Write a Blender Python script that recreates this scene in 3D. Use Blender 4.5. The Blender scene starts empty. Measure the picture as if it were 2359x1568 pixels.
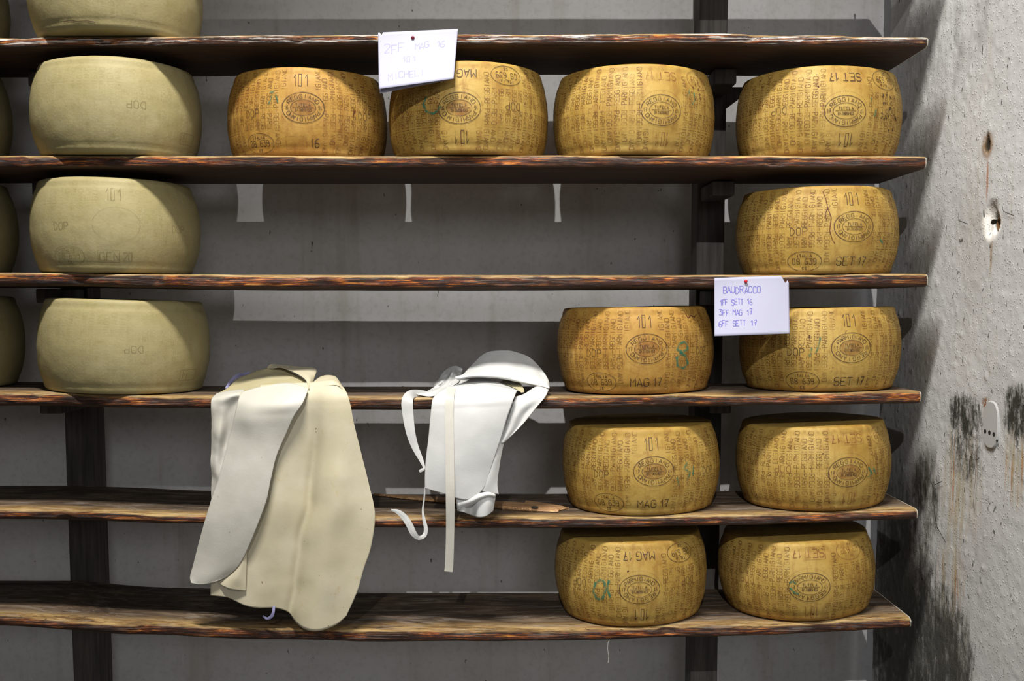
import bpy, bmesh, math, random
from mathutils import Vector, noise

random.seed(7)
# ------------------------------------------------------------------ camera
F, CX, CY, TP, CZ = 2400.0, 1179.5, 892.0, 0.08, 1.6
PIT = math.atan(TP); SP, CP = math.sin(PIT), math.cos(PIT)
ZF, DEP, ZW, XW = 2.65, 0.36, 3.31, 1.117          # shelf front, shelf depth, back wall, right wall
sc = bpy.context.scene
cd = bpy.data.cameras.new('camera'); cam = bpy.data.objects.new('camera', cd)
sc.collection.objects.link(cam); sc.camera = cam
cam.location = (0, 0, CZ); cam.rotation_euler = (math.pi / 2 - PIT, 0, 0)
cd.sensor_width = 36.0; cd.lens = 36.0 * F / 2359.0
cd.shift_y = (CY - 784.0) / 2359.0
cd.clip_start = 0.05; cd.clip_end = 60
# ------------------------------------------------------------------ light
sc.view_settings.view_transform = 'Standard'; sc.view_settings.look = 'None'
sc.view_settings.exposure = 0.0; sc.view_settings.gamma = 1.0
w = bpy.data.worlds.new('world'); sc.world = w; w.use_nodes = True
w.node_tree.nodes['Background'].inputs[0].default_value = (0.90, 0.93, 1.0, 1)
w.node_tree.nodes['Background'].inputs[1].default_value = 0.07


def aim(o, tgt):
    o.rotation_euler = (Vector(tgt) - o.location).to_track_quat('-Z', 'Y').to_euler()


def lamp(name, typ, loc, tgt, energy, col, **kw):
    d = bpy.data.lights.new(name, typ); o = bpy.data.objects.new(name, d)
    sc.collection.objects.link(o); o.location = loc; d.energy = energy; d.color = col
    for k, v in kw.items(): setattr(d, k, v)
    aim(o, tgt)


lamp('hall_lamp', 'SPOT', (-0.43, -3.6, CZ + 2.8), (0.58, 2.9, CZ + 0.12), 790, (1.0, 0.99, 0.97),
     shadow_soft_size=0.03, spot_size=math.radians(31), spot_blend=1.0)
lamp('aisle_lamp', 'AREA', (-0.5, 0.85, CZ + 3.7), (0.2, 2.4, CZ - 0.4), 320, (1.0, 0.965, 0.90), shape='RECTANGLE', size=1.2, size_y=0.06)
lamp('front_fill', 'AREA', (1.3, -4.6, CZ + 1.5), (0.5, 2.9, CZ - 0.3), 50, (0.96, 0.97, 1.0), shape='RECTANGLE', size=1.8, size_y=1.3)  # added soft fill from the front, with no window behind it


# ------------------------------------------------------------------ projection of the photograph's pixels
def proj(X, Y, Z):
    Z = Z - CZ
    d = Y * CP - Z * SP
    return CX + F * X / d, CY - F * (Y * SP + Z * CP) / d


def ray(px, py):
    a, b = px - CX, CY - py
    return Vector((a, F * CP + b * SP, -F * SP + b * CP))


def at(px, py, Y):
    r = ray(px, py)
    k = Y / r.y
    return Vector((r.x * k, Y, r.z * k + CZ))


def atX(px, py, X=XW):
    r = ray(px, py)
    k = X / r.x
    return Vector((X, r.y * k, r.z * k + CZ))


# ------------------------------------------------------------------ node helpers
def S(v):
    v /= 255.0
    return v / 12.92 if v <= 0.04045 else ((v + 0.055) / 1.055) ** 2.4


def C(r, g, b):
    return (S(r), S(g), S(b), 1)


class M:
    def __init__(s, name, rough=0.6):
        s.m = bpy.data.materials.new(name); s.m.use_nodes = True
        s.t = s.m.node_tree; s.b = s.t.nodes['Principled BSDF']
        s.b.inputs['Roughness'].default_value = rough
        s.co = s.t.nodes.new('ShaderNodeTexCoord').outputs['Object']
        s.sep = None

    def inp(s, node, i, v):
        if isinstance(v, bpy.types.NodeSocket): s.t.links.new(v, node.inputs[i])
        elif v is not None: node.inputs[i].default_value = v

    def math(s, op, a, b=None, c=None, clamp=False):
        n = s.t.nodes.new('ShaderNodeMath'); n.operation = op; n.use_clamp = clamp
        s.inp(n, 0, a); s.inp(n, 1, b); s.inp(n, 2, c)
        return n.outputs[0]

    def xyz(s):
        if not s.sep:
            n = s.t.nodes.new('ShaderNodeSeparateXYZ'); s.t.links.new(s.co, n.inputs[0]); s.sep = n
        return s.sep.outputs

    def mapped(s, scale, loc=(0, 0, 0)):
        n = s.t.nodes.new('ShaderNodeMapping'); s.t.links.new(s.co, n.inputs[0])
        n.inputs['Scale'].default_value = scale; n.inputs['Location'].default_value = loc
        return n.outputs[0]

    def noise(s, scale=5, detail=4, rough=0.55, vec=None, dist=0.0):
        n = s.t.nodes.new('ShaderNodeTexNoise'); s.inp(n, 'Vector', vec or s.co)
        n.inputs['Scale'].default_value = scale; n.inputs['Detail'].default_value = detail
        n.inputs['Roughness'].default_value = rough; n.inputs['Distortion'].default_value = dist
        return n.outputs['Fac']

    def voro(s, scale, vec=None):
        n = s.t.nodes.new('ShaderNodeTexVoronoi'); s.inp(n, 'Vector', vec or s.co)
        n.inputs['Scale'].default_value = scale
        return n.outputs['Distance']

    def step(s, v, a, b):
        n = s.t.nodes.new('ShaderNodeMapRange'); s.inp(n, 'Value', v)
        n.inputs['From Min'].default_value = a; n.inputs['From Max'].default_value = b
        n.interpolation_type = 'SMOOTHSTEP'
        return n.outputs[0]

    def mix(s, f, a, b):
        n = s.t.nodes.new('ShaderNodeMix'); n.data_type = 'RGBA'
        s.inp(n, 0, f); s.inp(n, 6, a); s.inp(n, 7, b)
        return n.outputs[2]

    def ramp(s, v, stops):
        n = s.t.nodes.new('ShaderNodeValToRGB'); s.inp(n, 0, v)
        e = n.color_ramp.elements
        while len(e) < len(stops): e.new(0.5)
        for k, (p, c) in enumerate(stops): e[k].position = p; e[k].color = c
        return n.outputs[0]

    def color(s, v): s.inp(s.b, 'Base Color', v)

    def bump(s, h, strength=0.3, dist=0.002):
        n = s.t.nodes.new('ShaderNodeBump'); s.inp(n, 'Height', h)
        n.inputs['Strength'].default_value = strength; n.inputs['Distance'].default_value = dist
        s.t.links.new(n.outputs[0], s.b.inputs['Normal'])

    def alpha(s, v): s.inp(s.b, 'Alpha', v)


# ------------------------------------------------------------------ object helpers
def tag(o, label=None, cat=None, group=None, kind=None):
    if label: o['label'] = label
    if cat: o['category'] = cat
    if group: o['group'] = group
    if kind: o['kind'] = kind
    return o


def mesh(name, verts, faces, mat, parent=None, smooth=True):
    me = bpy.data.meshes.new(name); me.from_pydata([tuple(v) for v in verts], [], faces); me.update()
    if smooth:
        for p in me.polygons: p.use_smooth = True
    o = bpy.data.objects.new(name, me); sc.collection.objects.link(o)
    if mat: me.materials.append(mat)
    if parent:
        o.parent = parent
        o.matrix_parent_inverse = parent.matrix_world.inverted()
    return o


def empty(name, loc):
    o = bpy.data.objects.new(name, None); o.location = loc; o.empty_display_size = 0.05
    sc.collection.objects.link(o)
    bpy.context.view_layer.update()
    return o


def box_vf(x0, x1, y0, y1, z0, z1, V, Fc):
    b = len(V)
    V += [(x0, y0, z0), (x1, y0, z0), (x1, y1, z0), (x0, y1, z0), (x0, y0, z1), (x1, y0, z1), (x1, y1, z1), (x0, y1, z1)]
    Fc += [tuple(b + i for i in q) for q in ((0, 3, 2, 1), (4, 5, 6, 7), (0, 1, 5, 4), (1, 2, 6, 5), (2, 3, 7, 6), (3, 0, 4, 7))]


def bevel(o, wd=0.003, seg=2):
    m = o.modifiers.new('bevel', 'BEVEL'); m.width = wd; m.segments = seg; m.limit_method = 'ANGLE'
    return o


def lerp(a, b, t): return a + (b - a) * t


def table(tb, x):
    if x <= tb[0][0]: return tb[0][1:]
    for a, b in zip(tb, tb[1:]):
        if x <= b[0]:
            t = (x - a[0]) / (b[0] - a[0]); t = t * t * (3 - 2 * t)
            return tuple(lerp(p, q, t) for p, q in zip(a[1:], b[1:]))
    return tb[-1][1:]


# ------------------------------------------------------------------ materials
def mat_backwall():
    m = M('grey_plaster', 0.85)
    n1 = m.noise(2.2, 5); n2 = m.noise(60, 3, 0.6)
    st = m.noise(9, 4, 0.6, m.mapped((1.0, 1.0, 0.08)))
    c = m.ramp(n1, [(0.3, C(205, 202, 198)), (0.7, C(226, 225, 225))])
    c = m.mix(m.math('MULTIPLY', m.step(st, 0.52, 0.72), 0.40), c, C(164, 152, 130))
    c = m.mix(m.math('MULTIPLY', m.step(n2, 0.45, 0.75), 0.2), c, C(150, 145, 140))
    sp = m.step(m.noise(38, 2, 0.5, m.mapped((1.4, 1, 0.8))), 0.735, 0.77)
    c = m.mix(m.math('MULTIPLY', sp, 0.75), c, C(52, 46, 40))
    m.color(c); m.bump(m.noise(90, 3), 0.25, 0.002)
    return m.m


def mat_rightwall():
    m = M('stained_plaster', 0.75)
    x, y, z = m.xyz()

    def ell(px, py, rx, ry, soft=0.0):
        c = atX(px, py); a = atX(px + rx, py); b = atX(px, py - ry)
        ryy = abs(a.y - c.y); rzz = abs(b.z - c.z)
        u = m.math('DIVIDE', m.math('SUBTRACT', y, c.y), ryy)
        v = m.math('DIVIDE', m.math('SUBTRACT', z, c.z), rzz)
        d = m.math('ADD', m.math('MULTIPLY', u, u), m.math('MULTIPLY', v, v))
        return m.step(d, 1.0, soft)

    def any_(*ms):
        r = ms[0]
        for k in ms[1:]: r = m.math('MAXIMUM', r, k)
        return r
    big = m.noise(3, 5); fine = m.noise(70, 4, 0.6)
    vst = m.noise(26, 5, 0.65, m.mapped((1, 1.6, 0.16)))
    vst2 = m.noise(60, 4, 0.6, m.mapped((1, 1.5, 0.05)))
    blot = m.noise(42, 7, 0.78, m.mapped((1, 1.5, 0.42)))
    c = m.ramp(big, [(0.3, C(182, 182, 182)), (0.7, C(199, 200, 201))])
    # greyer wash at the top and dust in the recess, painted darker to add shade
    topm = any_(ell(2225, 60, 130, 190), ell(2110, 150, 60, 220))
    c = m.mix(m.math('MULTIPLY', m.math('MULTIPLY', topm, m.step(m.noise(14, 5, 0.65, m.mapped((1, 1, 0.6))), 0.42, 0.70)), 0.55), c, C(118, 114, 110))
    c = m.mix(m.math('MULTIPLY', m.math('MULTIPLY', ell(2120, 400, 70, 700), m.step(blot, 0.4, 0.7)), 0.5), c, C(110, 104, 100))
    # faint vertical runs of yellowish water
    c = m.mix(m.math('MULTIPLY', m.step(vst2, 0.6, 0.72), 0.22), c, C(160, 140, 96))
    # ochre runs
    och = any_(ell(2212, 1110, 60, 200), ell(2340, 1070, 40, 130), ell(2190, 1330, 40, 160))
    c = m.mix(m.math('MULTIPLY', m.math('MULTIPLY', och, m.step(vst, 0.38, 0.70)), 0.75), c, C(158, 140, 92))
    c = m.mix(m.math('MULTIPLY', m.math('MULTIPLY', och, m.step(vst2, 0.58, 0.66)), 0.75), c, C(176, 112, 38))
    # rust under the nail holes
    c = m.mix(m.math('MULTIPLY', ell(2275, 415, 3, 62), 0.75), c, C(160, 92, 40))
    c = m.mix(m.math('MULTIPLY', ell(2284, 585, 4, 60), 0.6), c, C(140, 108, 60))
    c = m.mix(m.math('MULTIPLY', m.math('MULTIPLY', ell(2275, 335, 17, 40), m.step(fine, 0.25, 0.5)), 0.9), c, C(130, 92, 40))
    c = m.mix(ell(2275, 332, 8, 22, 0.3), c, C(38, 34, 26))
    # chipped fresh plaster round the large hole
    c = m.mix(m.math('MULTIPLY', m.math('MULTIPLY', ell(2284, 515, 27, 48, 0.5), m.step(blot, 0.25, 0.42)), 0.9), c, C(236, 234, 230))
    c = m.mix(m.math('MULTIPLY', ell(2290, 478, 16, 26), 0.6), c, C(120, 112, 100))
    c = m.mix(ell(2295, 512, 12, 25, 0.45), c, C(40, 32, 22))
    c = m.mix(ell(2282, 511, 6, 7, 0.6), c, C(20, 18, 14))
    c = m.mix(m.math('MULTIPLY', ell(2272, 928, 12, 18), m.step(fine, 0.35, 0.55)), c, C(128, 78, 30))
    # mould
    mo = any_(ell(2222, 955, 58, 75), ell(2345, 950, 52, 90), m.math('MULTIPLY', ell(2225, 1030, 62, 130), 0.70))
    c = m.mix(m.math('MULTIPLY', m.step(m.math('ADD', m.math('ADD', m.math('MULTIPLY', blot, 0.5), m.math('MULTIPLY', m.noise(24, 6, 0.75, m.mapped((1, 1.2, 0.8))), 0.5)), m.math('MULTIPLY', mo, 0.25)), 0.57, 0.76), m.math('MINIMUM', m.math('MULTIPLY', mo, 2.5), 0.95)), c, C(36, 36, 29))
    lo_ = any_(ell(2075, 1420, 120, 400), ell(2170, 1540, 110, 260), m.math('MULTIPLY', ell(2130, 1150, 50, 150), 0.7))
    blot2 = m.noise(20, 6, 0.75, m.mapped((1, 1.1, 0.8)))
    lof = m.math('MINIMUM', m.math('MULTIPLY', lo_, 2.0), 0.84)
    c = m.mix(m.math('MULTIPLY', m.step(m.math('ADD', vst, m.math('MULTIPLY', lo_, 0.22)), 0.50, 0.72), m.math('MULTIPLY', lof, 0.7)), c, C(104, 98, 82))
    c = m.mix(m.math('MULTIPLY', m.step(m.math('ADD', m.math('ADD', m.math('MULTIPLY', blot, 0.45), m.math('MULTIPLY', blot2, 0.55)), m.math('MULTIPLY', lo_, 0.26)), 0.56, 0.76), lof), c, C(40, 39, 34))
    c = m.mix(m.math('MULTIPLY', ell(2050, 1250, 90, 520), 0.55), c, C(84, 80, 74))
    # specks
    sp = m.step(m.noise(46, 2, 0.5, m.mapped((1, 1.6, 0.8))), 0.685, 0.73)
    c = m.mix(m.math('MULTIPLY', sp, 0.8), c, C(56, 54, 50))
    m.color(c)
    h = m.math('ADD', m.math('MULTIPLY', m.noise(120, 3), 0.5), m.math('MULTIPLY', m.step(m.voro(110), 0.32, 0.05), 0.7))
    m.bump(h, 0.5, 0.0025)
    m.b.inputs['Specular IOR Level'].default_value = 0.15
    return m.m


def mat_wood(name, frost=0.0, tone=1.0, seed=0.0):
    m = M(name, 0.70)
    off = (seed, seed * 0.7, seed * 1.3)
    g = m.noise(5, 8, 0.68, m.mapped((2.0, 26, 42), off), 0.6)
    g2 = m.noise(9, 6, 0.7, m.mapped((0.55, 3, 9), off), 0.4)
    bl = m.noise(5, 6, 0.65, m.mapped((1.3, 3.5, 5), off))
    cr = m.noise(16, 5, 0.7, m.mapped((0.7, 14, 30), off), 0.5)
    c = m.ramp(g, [(0.36, C(22, 14, 11)), (0.46, C(62, 30, 17)), (0.53, C(112, 54, 24)), (0.59, C(196, 112, 42)), (0.67, C(232, 168, 84))])
    c = m.mix(m.math('MULTIPLY', m.step(bl, 0.60, 0.44), 0.80), c, C(30, 18, 13))
    # worn upper face; lamplit fringe painted in as a paler front strip
    geo = m.t.nodes.new('ShaderNodeNewGeometry')
    sep = m.t.nodes.new('ShaderNodeSeparateXYZ'); m.t.links.new(geo.outputs['Normal'], sep.inputs[0])
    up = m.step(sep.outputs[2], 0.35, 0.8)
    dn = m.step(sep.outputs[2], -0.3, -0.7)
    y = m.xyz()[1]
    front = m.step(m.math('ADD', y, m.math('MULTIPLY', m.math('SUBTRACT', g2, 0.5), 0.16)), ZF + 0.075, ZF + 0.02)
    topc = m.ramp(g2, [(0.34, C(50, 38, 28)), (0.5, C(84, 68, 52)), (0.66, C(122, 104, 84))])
    worn = m.ramp(m.math('ADD', m.math('MULTIPLY', g2, 0.6), m.math('MULTIPLY', g, 0.4)), [(0.38, C(84, 60, 36)), (0.48, C(150, 118, 70)), (0.56, C(188, 158, 104)), (0.66, C(206, 180, 130))])  # wear tones, brightened to stand for light on the front edge
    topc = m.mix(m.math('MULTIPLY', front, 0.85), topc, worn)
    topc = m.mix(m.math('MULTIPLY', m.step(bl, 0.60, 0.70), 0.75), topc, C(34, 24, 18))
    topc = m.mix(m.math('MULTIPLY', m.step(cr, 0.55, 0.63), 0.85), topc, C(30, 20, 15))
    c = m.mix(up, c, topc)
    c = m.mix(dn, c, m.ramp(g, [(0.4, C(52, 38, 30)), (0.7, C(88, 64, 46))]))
    c = m.mix(m.math('MULTIPLY', m.step(cr, 0.62, 0.70), 0.7), c, C(20, 13, 10))
    if frost:
        fr = m.noise(11, 7, 0.72, m.mapped((0.7, 4, 22), off), 0.6)
        c = m.mix(m.math('MULTIPLY', m.math('MULTIPLY', m.step(fr, 0.52, 0.60), frost), m.math('SUBTRACT', 1.0, dn)), c, C(214, 210, 204))
    m.color(c)
    m.bump(m.math('ADD', g, m.math('MULTIPLY', cr, 0.6)), 0.7, 0.004)
    m.b.inputs['Specular IOR Level'].default_value = 0.35
    return m.m


def mat_darkwood():
    m = M('dark_beam_wood', 0.8)
    g = m.noise(6, 6, 0.6, m.mapped((12, 12, 0.8)))
    m.color(m.ramp(g, [(0.35, C(58, 54, 51)), (0.7, C(90, 84, 78))])); m.bump(g, 0.4, 0.003)
    return m.m


def mat_cheese(name, cols, spots=0.5, seed=0.0):
    m = M(name, 0.58)
    off = (seed, seed * 2, seed * 3)
    n1 = m.noise(7, 6, 0.6, m.mapped((1, 1, 1.3), off)); n2 = m.noise(55, 4, 0.65, m.mapped((1, 1, 1), off))
    c = m.ramp(n1, [(0.28, cols[0]), (0.5, cols[1]), (0.72, cols[2])])
    c = m.mix(m.math('MULTIPLY', m.step(n2, 0.5, 0.78), 0.55), c, cols[3])
    n3 = m.noise(48, 4, 0.6, m.mapped((1, 1, 0.10), off))
    c = m.mix(m.math('MULTIPLY', m.step(n3, 0.47, 0.66), 0.42 * min(1.0, spots + 0.1)), c, cols[3])
    n4 = m.noise(11, 5, 0.7, m.mapped((1, 1, 1.0), (seed * 5, 1, 2)))
    c = m.mix(m.math('MULTIPLY', m.step(n4, 0.55, 0.72), 0.55 * min(1.0, spots)), c, cols[3])
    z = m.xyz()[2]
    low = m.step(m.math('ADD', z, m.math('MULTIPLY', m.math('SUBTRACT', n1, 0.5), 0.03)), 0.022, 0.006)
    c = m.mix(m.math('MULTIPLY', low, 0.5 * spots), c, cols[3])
    sp = m.step(m.noise(75, 2, 0.5, m.mapped((1, 1, 0.8), off)), 0.72, 0.76)
    c = m.mix(m.math('MULTIPLY', m.math('MULTIPLY', sp, m.step(n1, 0.46, 0.6)), spots), c, cols[4])
    m.color(c)
    m.b.inputs['Subsurface Weight'].default_value = 0.0
    m.b.inputs['Specular IOR Level'].default_value = 0.28
    m.bump(m.math('ADD', m.noise(160, 3, 0.6), m.math('MULTIPLY', m.noise(22, 3), 2.0)), 0.28, 0.0016)
    return m.m


def mat_ink(name, col, lo_=0.35, hi=0.6, amax=0.9, scale=60):
    m = M(name, 0.7)
    m.color(col)
    n = m.noise(scale, 4, 0.65)
    m.alpha(m.math('MULTIPLY', m.math('ADD', m.math('MULTIPLY', m.step(n, lo_, hi), 0.75), 0.25), amax))
    return m.m


def mat_cloth(name, a, b, spot=0.5, seed=0):
    m = M(name, 0.55)
    off = (seed, seed, seed)
    n = m.noise(9, 5, 0.6, m.mapped((1, 1, 1), off))
    c = m.mix(m.step(n, 0.35, 0.7), a, b)
    n2 = m.noise(30, 6, 0.7, m.mapped((1, 1, 0.7), off))
    c = m.mix(m.math('MULTIPLY', m.step(n2, 0.60, 0.70), spot * 0.5), c, C(176, 150, 96))
    sp = m.step(m.noise(85, 2, 0.5, m.mapped((1, 1, 0.7), off)), 0.755, 0.775)
    c = m.mix(m.math('MULTIPLY', sp, spot), c, C(96, 70, 40))
    m.color(c); m.bump(m.math('ADD', m.noise(14, 4), m.math('MULTIPLY', m.noise(300, 2), 0.15)), 0.25, 0.004)
    return m.m


def mat_plain(name, col, rough=0.6, amt=0.12):
    m = M(name, rough)
    n = m.noise(40, 3)
    dark = tuple(v * (1 - amt) for v in col[:3]) + (1,)
    m.color(m.mix(n, col, dark))
    return m.m


def D(r, g, b, k=0.63):
    return (S(r) * k, S(g) * k, S(b) * k, 1)


YEL = [D(188, 148, 66), D(210, 173, 88), D(222, 188, 106), D(158, 108, 44), D(92, 52, 28)]
ORA = [D(188, 138, 58), D(210, 163, 78), D(222, 178, 96), D(156, 98, 40), D(104, 48, 26)]
PAL = [D(184, 171, 118), D(195, 182, 132), D(202, 190, 143), D(174, 158, 100), D(128, 110, 70)]
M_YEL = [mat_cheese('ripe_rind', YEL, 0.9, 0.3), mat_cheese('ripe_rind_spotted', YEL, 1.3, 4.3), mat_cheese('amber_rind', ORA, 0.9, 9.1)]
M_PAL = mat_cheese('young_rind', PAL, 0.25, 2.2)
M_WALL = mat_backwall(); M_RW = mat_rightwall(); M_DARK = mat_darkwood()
M_INK = mat_ink('brown_dot_stamp', C(96, 54, 22), 0.36, 0.58, 0.66, 45)
M_INKD = mat_ink('dark_stamp_ink', C(62, 38, 24), 0.28, 0.52, 0.85, 60)
M_INKM = mat_ink('rust_stamp_ink', C(120, 62, 34), 0.35, 0.6, 0.7, 50)
M_PALI = mat_ink('pressed_mark_shade', C(168, 154, 100), 0.42, 0.62, 0.22, 18)  # darker tone stands in for relief shading of the pressed letters
M_PALD = mat_ink('pressed_seal_shade', C(118, 102, 58), 0.25, 0.5, 0.5, 30)  # relief shade of the deeper pressed stamps, put into the colour
M_GREEN = mat_ink('green_marker', C(34, 112, 88), 0.38, 0.6, 0.72, 90)
M_SEAL = mat_ink('seal_brown_tint', C(140, 84, 38), 0.3, 0.75, 0.50, 34)
M_CRACK = mat_ink('rust_crack', C(92, 40, 22), 0.3, 0.5, 0.8, 60)
M_WHITE = mat_cloth('white_rubber_cloth', D(222, 219, 206, 0.68), D(232, 229, 219, 0.68), 0.3, 1)
M_CREAM = mat_cloth('cream_rubber_cloth', D(216, 206, 174, 0.72), D(226, 217, 190, 0.72), 0.8, 3)
M_INNER = mat_cloth('yellowed_cloth_lining', D(206, 194, 150, 0.70), D(218, 208, 170, 0.70), 0.3, 5)
M_WHITE2 = mat_cloth('cool_white_cloth', D(220, 221, 219, 0.70), D(228, 229, 227, 0.70), 0.15, 8)
M_LAV = mat_plain('lavender_cord', C(150, 148, 190), 0.8)
M_PAPER = mat_plain('lilac_white_paper', C(163, 163, 184), 0.8, 0.04)
M_PEN = mat_ink('ballpoint_blue', C(92, 88, 176), 0.2, 0.4, 0.8, 30)
M_PENF = mat_ink('faded_ballpoint', C(136, 132, 200), 0.25, 0.6, 0.42, 30)
M_RED = mat_plain('red_plastic', C(190, 22, 30), 0.3)
M_DRED = mat_plain('dark_red_plastic', C(120, 16, 34), 0.3)
M_PIN = mat_plain('steel', C(150, 150, 150), 0.3)
M_SPL = M('split_pale_wood', 0.7)
g_ = M_SPL.noise(6, 6, 0.65, M_SPL.mapped((2, 30, 40)))
M_SPL.color(M_SPL.ramp(g_, [(0.35, C(126, 92, 60)), (0.55, C(186, 144, 100)), (0.7, C(222, 186, 140))])); M_SPL.bump(g_, 0.6, 0.003)
M_SPL = M_SPL.m
M_END = mat_plain('white_painted_end_grain', C(196, 190, 176), 0.8, 0.4)
M_THREAD = mat_plain('pale_thread', C(190, 188, 182), 0.8)
M_HAIR = mat_plain('dark_fibre', C(34, 28, 24), 0.8)
M_PLATE = mat_plain('painted_cover_plate', C(180, 180, 180), 0.7, 0.12)
M_HOLE = mat_plain('dark_hole', C(20, 18, 16), 0.9)
M_RUST = mat_plain('rusty_metal', C(120, 84, 46), 0.7, 0.5)
M_FLOOR = mat_plain('concrete_floor', C(96, 92, 88), 0.8, 0.3)

# ------------------------------------------------------------------ the room
X0 = -3.2
V, Fc = [], []
box_vf(X0, XW + 0.25, ZW, ZW + 0.2, 0, 4.2, V, Fc)
tag(mesh('wall_back', V, Fc, M_WALL, smooth=False), kind='structure')
V, Fc = [], []
box_vf(X0, XW + 0.25, -2.0, ZW + 0.2, -0.1, 0, V, Fc)
tag(mesh('floor', V, Fc, M_FLOOR, smooth=False), kind='structure')

ys = [-0.6, 0.2, 0.9, 1.4, 1.7] + [1.9 + 0.006 * i for i in range(209)]
zs = [0, 0.2] + [0.36 + 0.0065 * i for i in range(342)] + [2.9, 3.5, 4.2]
holes = [(atX(2275, 332), 0.012, 0.020, 0.014), (atX(2294, 512), 0.020, 0.026, 0.03), (atX(2284, 505), 0.036, 0.046, 0.007)]
V, Fc = [], []
for z in zs:
    for y in ys:
        p = Vector((0, y, z))
        d = 0.004 * noise.noise(p * 3.1) + 0.0010 * noise.noise(p * 14) + 0.0009 * noise.noise(p * 45)
        bmp = noise.noise(p * 62 + Vector((5, 3, 1)))
        if bmp > 0.38: d += (bmp - 0.38) * 0.006
        for (h, ry, rz, dp) in holes:
            q = math.hypot((y - h.y) / ry, (z - h.z) / rz) + 0.18 * noise.noise(p * 70)
            if q < 1: d -= dp * min(1, (1 - q) * 2.2)
        V.append((XW - d, min(y, ZW + 0.004), z))
nY = len(ys)
for j in range(len(zs) - 1):
    for i in range(nY - 1):
        a = j * nY + i
        Fc.append((a, a + nY, a + nY + 1, a + 1))
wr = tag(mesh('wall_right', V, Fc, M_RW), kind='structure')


def ribbon_pts(pts, wds, off):
    """flat strip along a 2D polyline -> list of (left,right) 2D points"""
    out = []
    n = len(pts)
    for i, p in enumerate(pts):
        a = pts[max(i - 1, 0)]; b = pts[min(i + 1, n - 1)]
        if 0 < i < n - 1:
            d1 = (p[0] - a[0], p[1] - a[1]); d2 = (b[0] - p[0], b[1] - p[1])
            l1 = math.hypot(*d1) or 1e-9; l2 = math.hypot(*d2) or 1e-9
            t = (d1[0] / l1 + d2[0] / l2, d1[1] / l1 + d2[1] / l2)
            l = math.hypot(*t)
            if l < 0.3: t = (d2[0] / l2, d2[1] / l2); l = 1; k = 1
            else: k = min(1.5, 2 / l)
        else:
            t = (b[0] - a[0], b[1] - a[1]); l = math.hypot(*t) or 1e-9; k = 1
        nx, ny = -t[1] / l, t[0] / l
        wd = (wds[i] if isinstance(wds, (list, tuple)) else wds) * 0.5 * k
        out.append(((p[0] + nx * wd, p[1] + ny * wd), (p[0] - nx * wd, p[1] - ny * wd)))
    return out


def dense(pts, step):
    out = [pts[0]]
    for a, b in zip(pts, pts[1:]):
        n = max(1, int(math.ceil(math.hypot(b[0] - a[0], b[1] - a[1]) / step)))
        for k in range(1, n + 1): out.append((lerp(a[0], b[0], k / n), lerp(a[1], b[1], k / n)))
    return out


def strips(lines, wd, mapf, step=0.008):
    V, Fc = [], []
    for ln in lines:
        pr = ribbon_pts(dense(ln, step), wd, 0)
        b = len(V)
        for l, r in pr: V += [mapf(*l), mapf(*r)]
        for i in range(len(pr) - 1): Fc.append((b + 2 * i, b + 2 * i + 1, b + 2 * i + 3, b + 2 * i + 2))
    return V, Fc


def wall_crack(pts, wd):
    P = [(atX(*p).y, atX(*p).z) for p in pts]
    Q = []
    for p in dense(P, 0.012): Q.append((p[0] + random.uniform(-.002, .002), p[1]))
    V, Fc = strips([Q], wd, lambda y, z: (XW - 0.0055, y, z))
    mesh('crack', V, Fc, M_HAIR, wr)


wall_crack([(2148, 1108), (2156, 1125), (2155, 1160), (2158, 1190), (2164, 1215), (2176, 1235), (2184, 1250)], 0.0028)
wall_crack([(2156, 1118), (2166, 1112), (2174, 1108)], 0.002)
wall_crack([(2262, 1052), (2255, 1060), (2250, 1120), (2247, 1170)], 0.0016)
wall_crack([(2212, 490), (2214, 508), (2236, 516)], 0.0016)
wall_crack([(2315, 474), (2317, 487), (2340, 496)], 0.0016)


# ------------------------------------------------------------------ painted round-ended cover plate on the right wall
def yz_outline(cy, cz, ry, rz, n=40, pw=2.6):
    return [(cy + ry * math.copysign(abs(math.cos(a)) ** (2 / pw), math.cos(a)), cz + rz * math.copysign(abs(math.sin(a)) ** (2 / pw), math.sin(a)))
            for a in [2 * math.pi * k / n for k in range(n)]]


c_ = atX(2285, 978); a_ = atX(2303, 978); b_ = atX(2285, 923)
ry, rz = abs(a_.y - c_.y), abs(b_.z - c_.z)
V, Fc = [], []
o1 = yz_outline(c_.y, c_.z, ry, rz); o2 = yz_outline(c_.y, c_.z, ry * 0.93, rz * 0.96); n = len(o1)
V += [(XW + 0.004, *p) for p in o1] + [(XW - 0.0025, *p) for p in o1] + [(XW - 0.0045, *p) for p in o2]
for k in range(n):
    j = (k + 1) % n
    Fc += [(k, j, n + j, n + k), (n + k, n + j, 2 * n + j, 2 * n + k)]
Fc.append(tuple(2 * n + k for k in range(n)))
plate = mesh('cover_plate', V, Fc, M_PLATE, smooth=False)
tag(plate, 'oblong painted-over cover plate with dark holes, on the mouldy right wall', 'cover plate')
for (px, py, r) in ((2274, 993, 5), (2284, 996, 5), (2294, 1000, 5), (2301, 1015, 3)):
    c = atX(px, py); a = atX(px + r, py); b = atX(px, py - r * 1.0)
    pts = yz_outline(c.y, c.z, abs(a.y - c.y) * 0.55, abs(b.z - c.z) * 1.0, 16, 2)
    V = [(XW - 0.0035, *p) for p in pts] + [(XW - 0.0050, *p) for p in pts]
    Fc = [(k, (k + 1) % 16, 16 + (k + 1) % 16, 16 + k) for k in range(16)] + [tuple(range(16, 32))]
    mesh('screw_hole', V, Fc, M_HOLE, plate, False)
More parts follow.
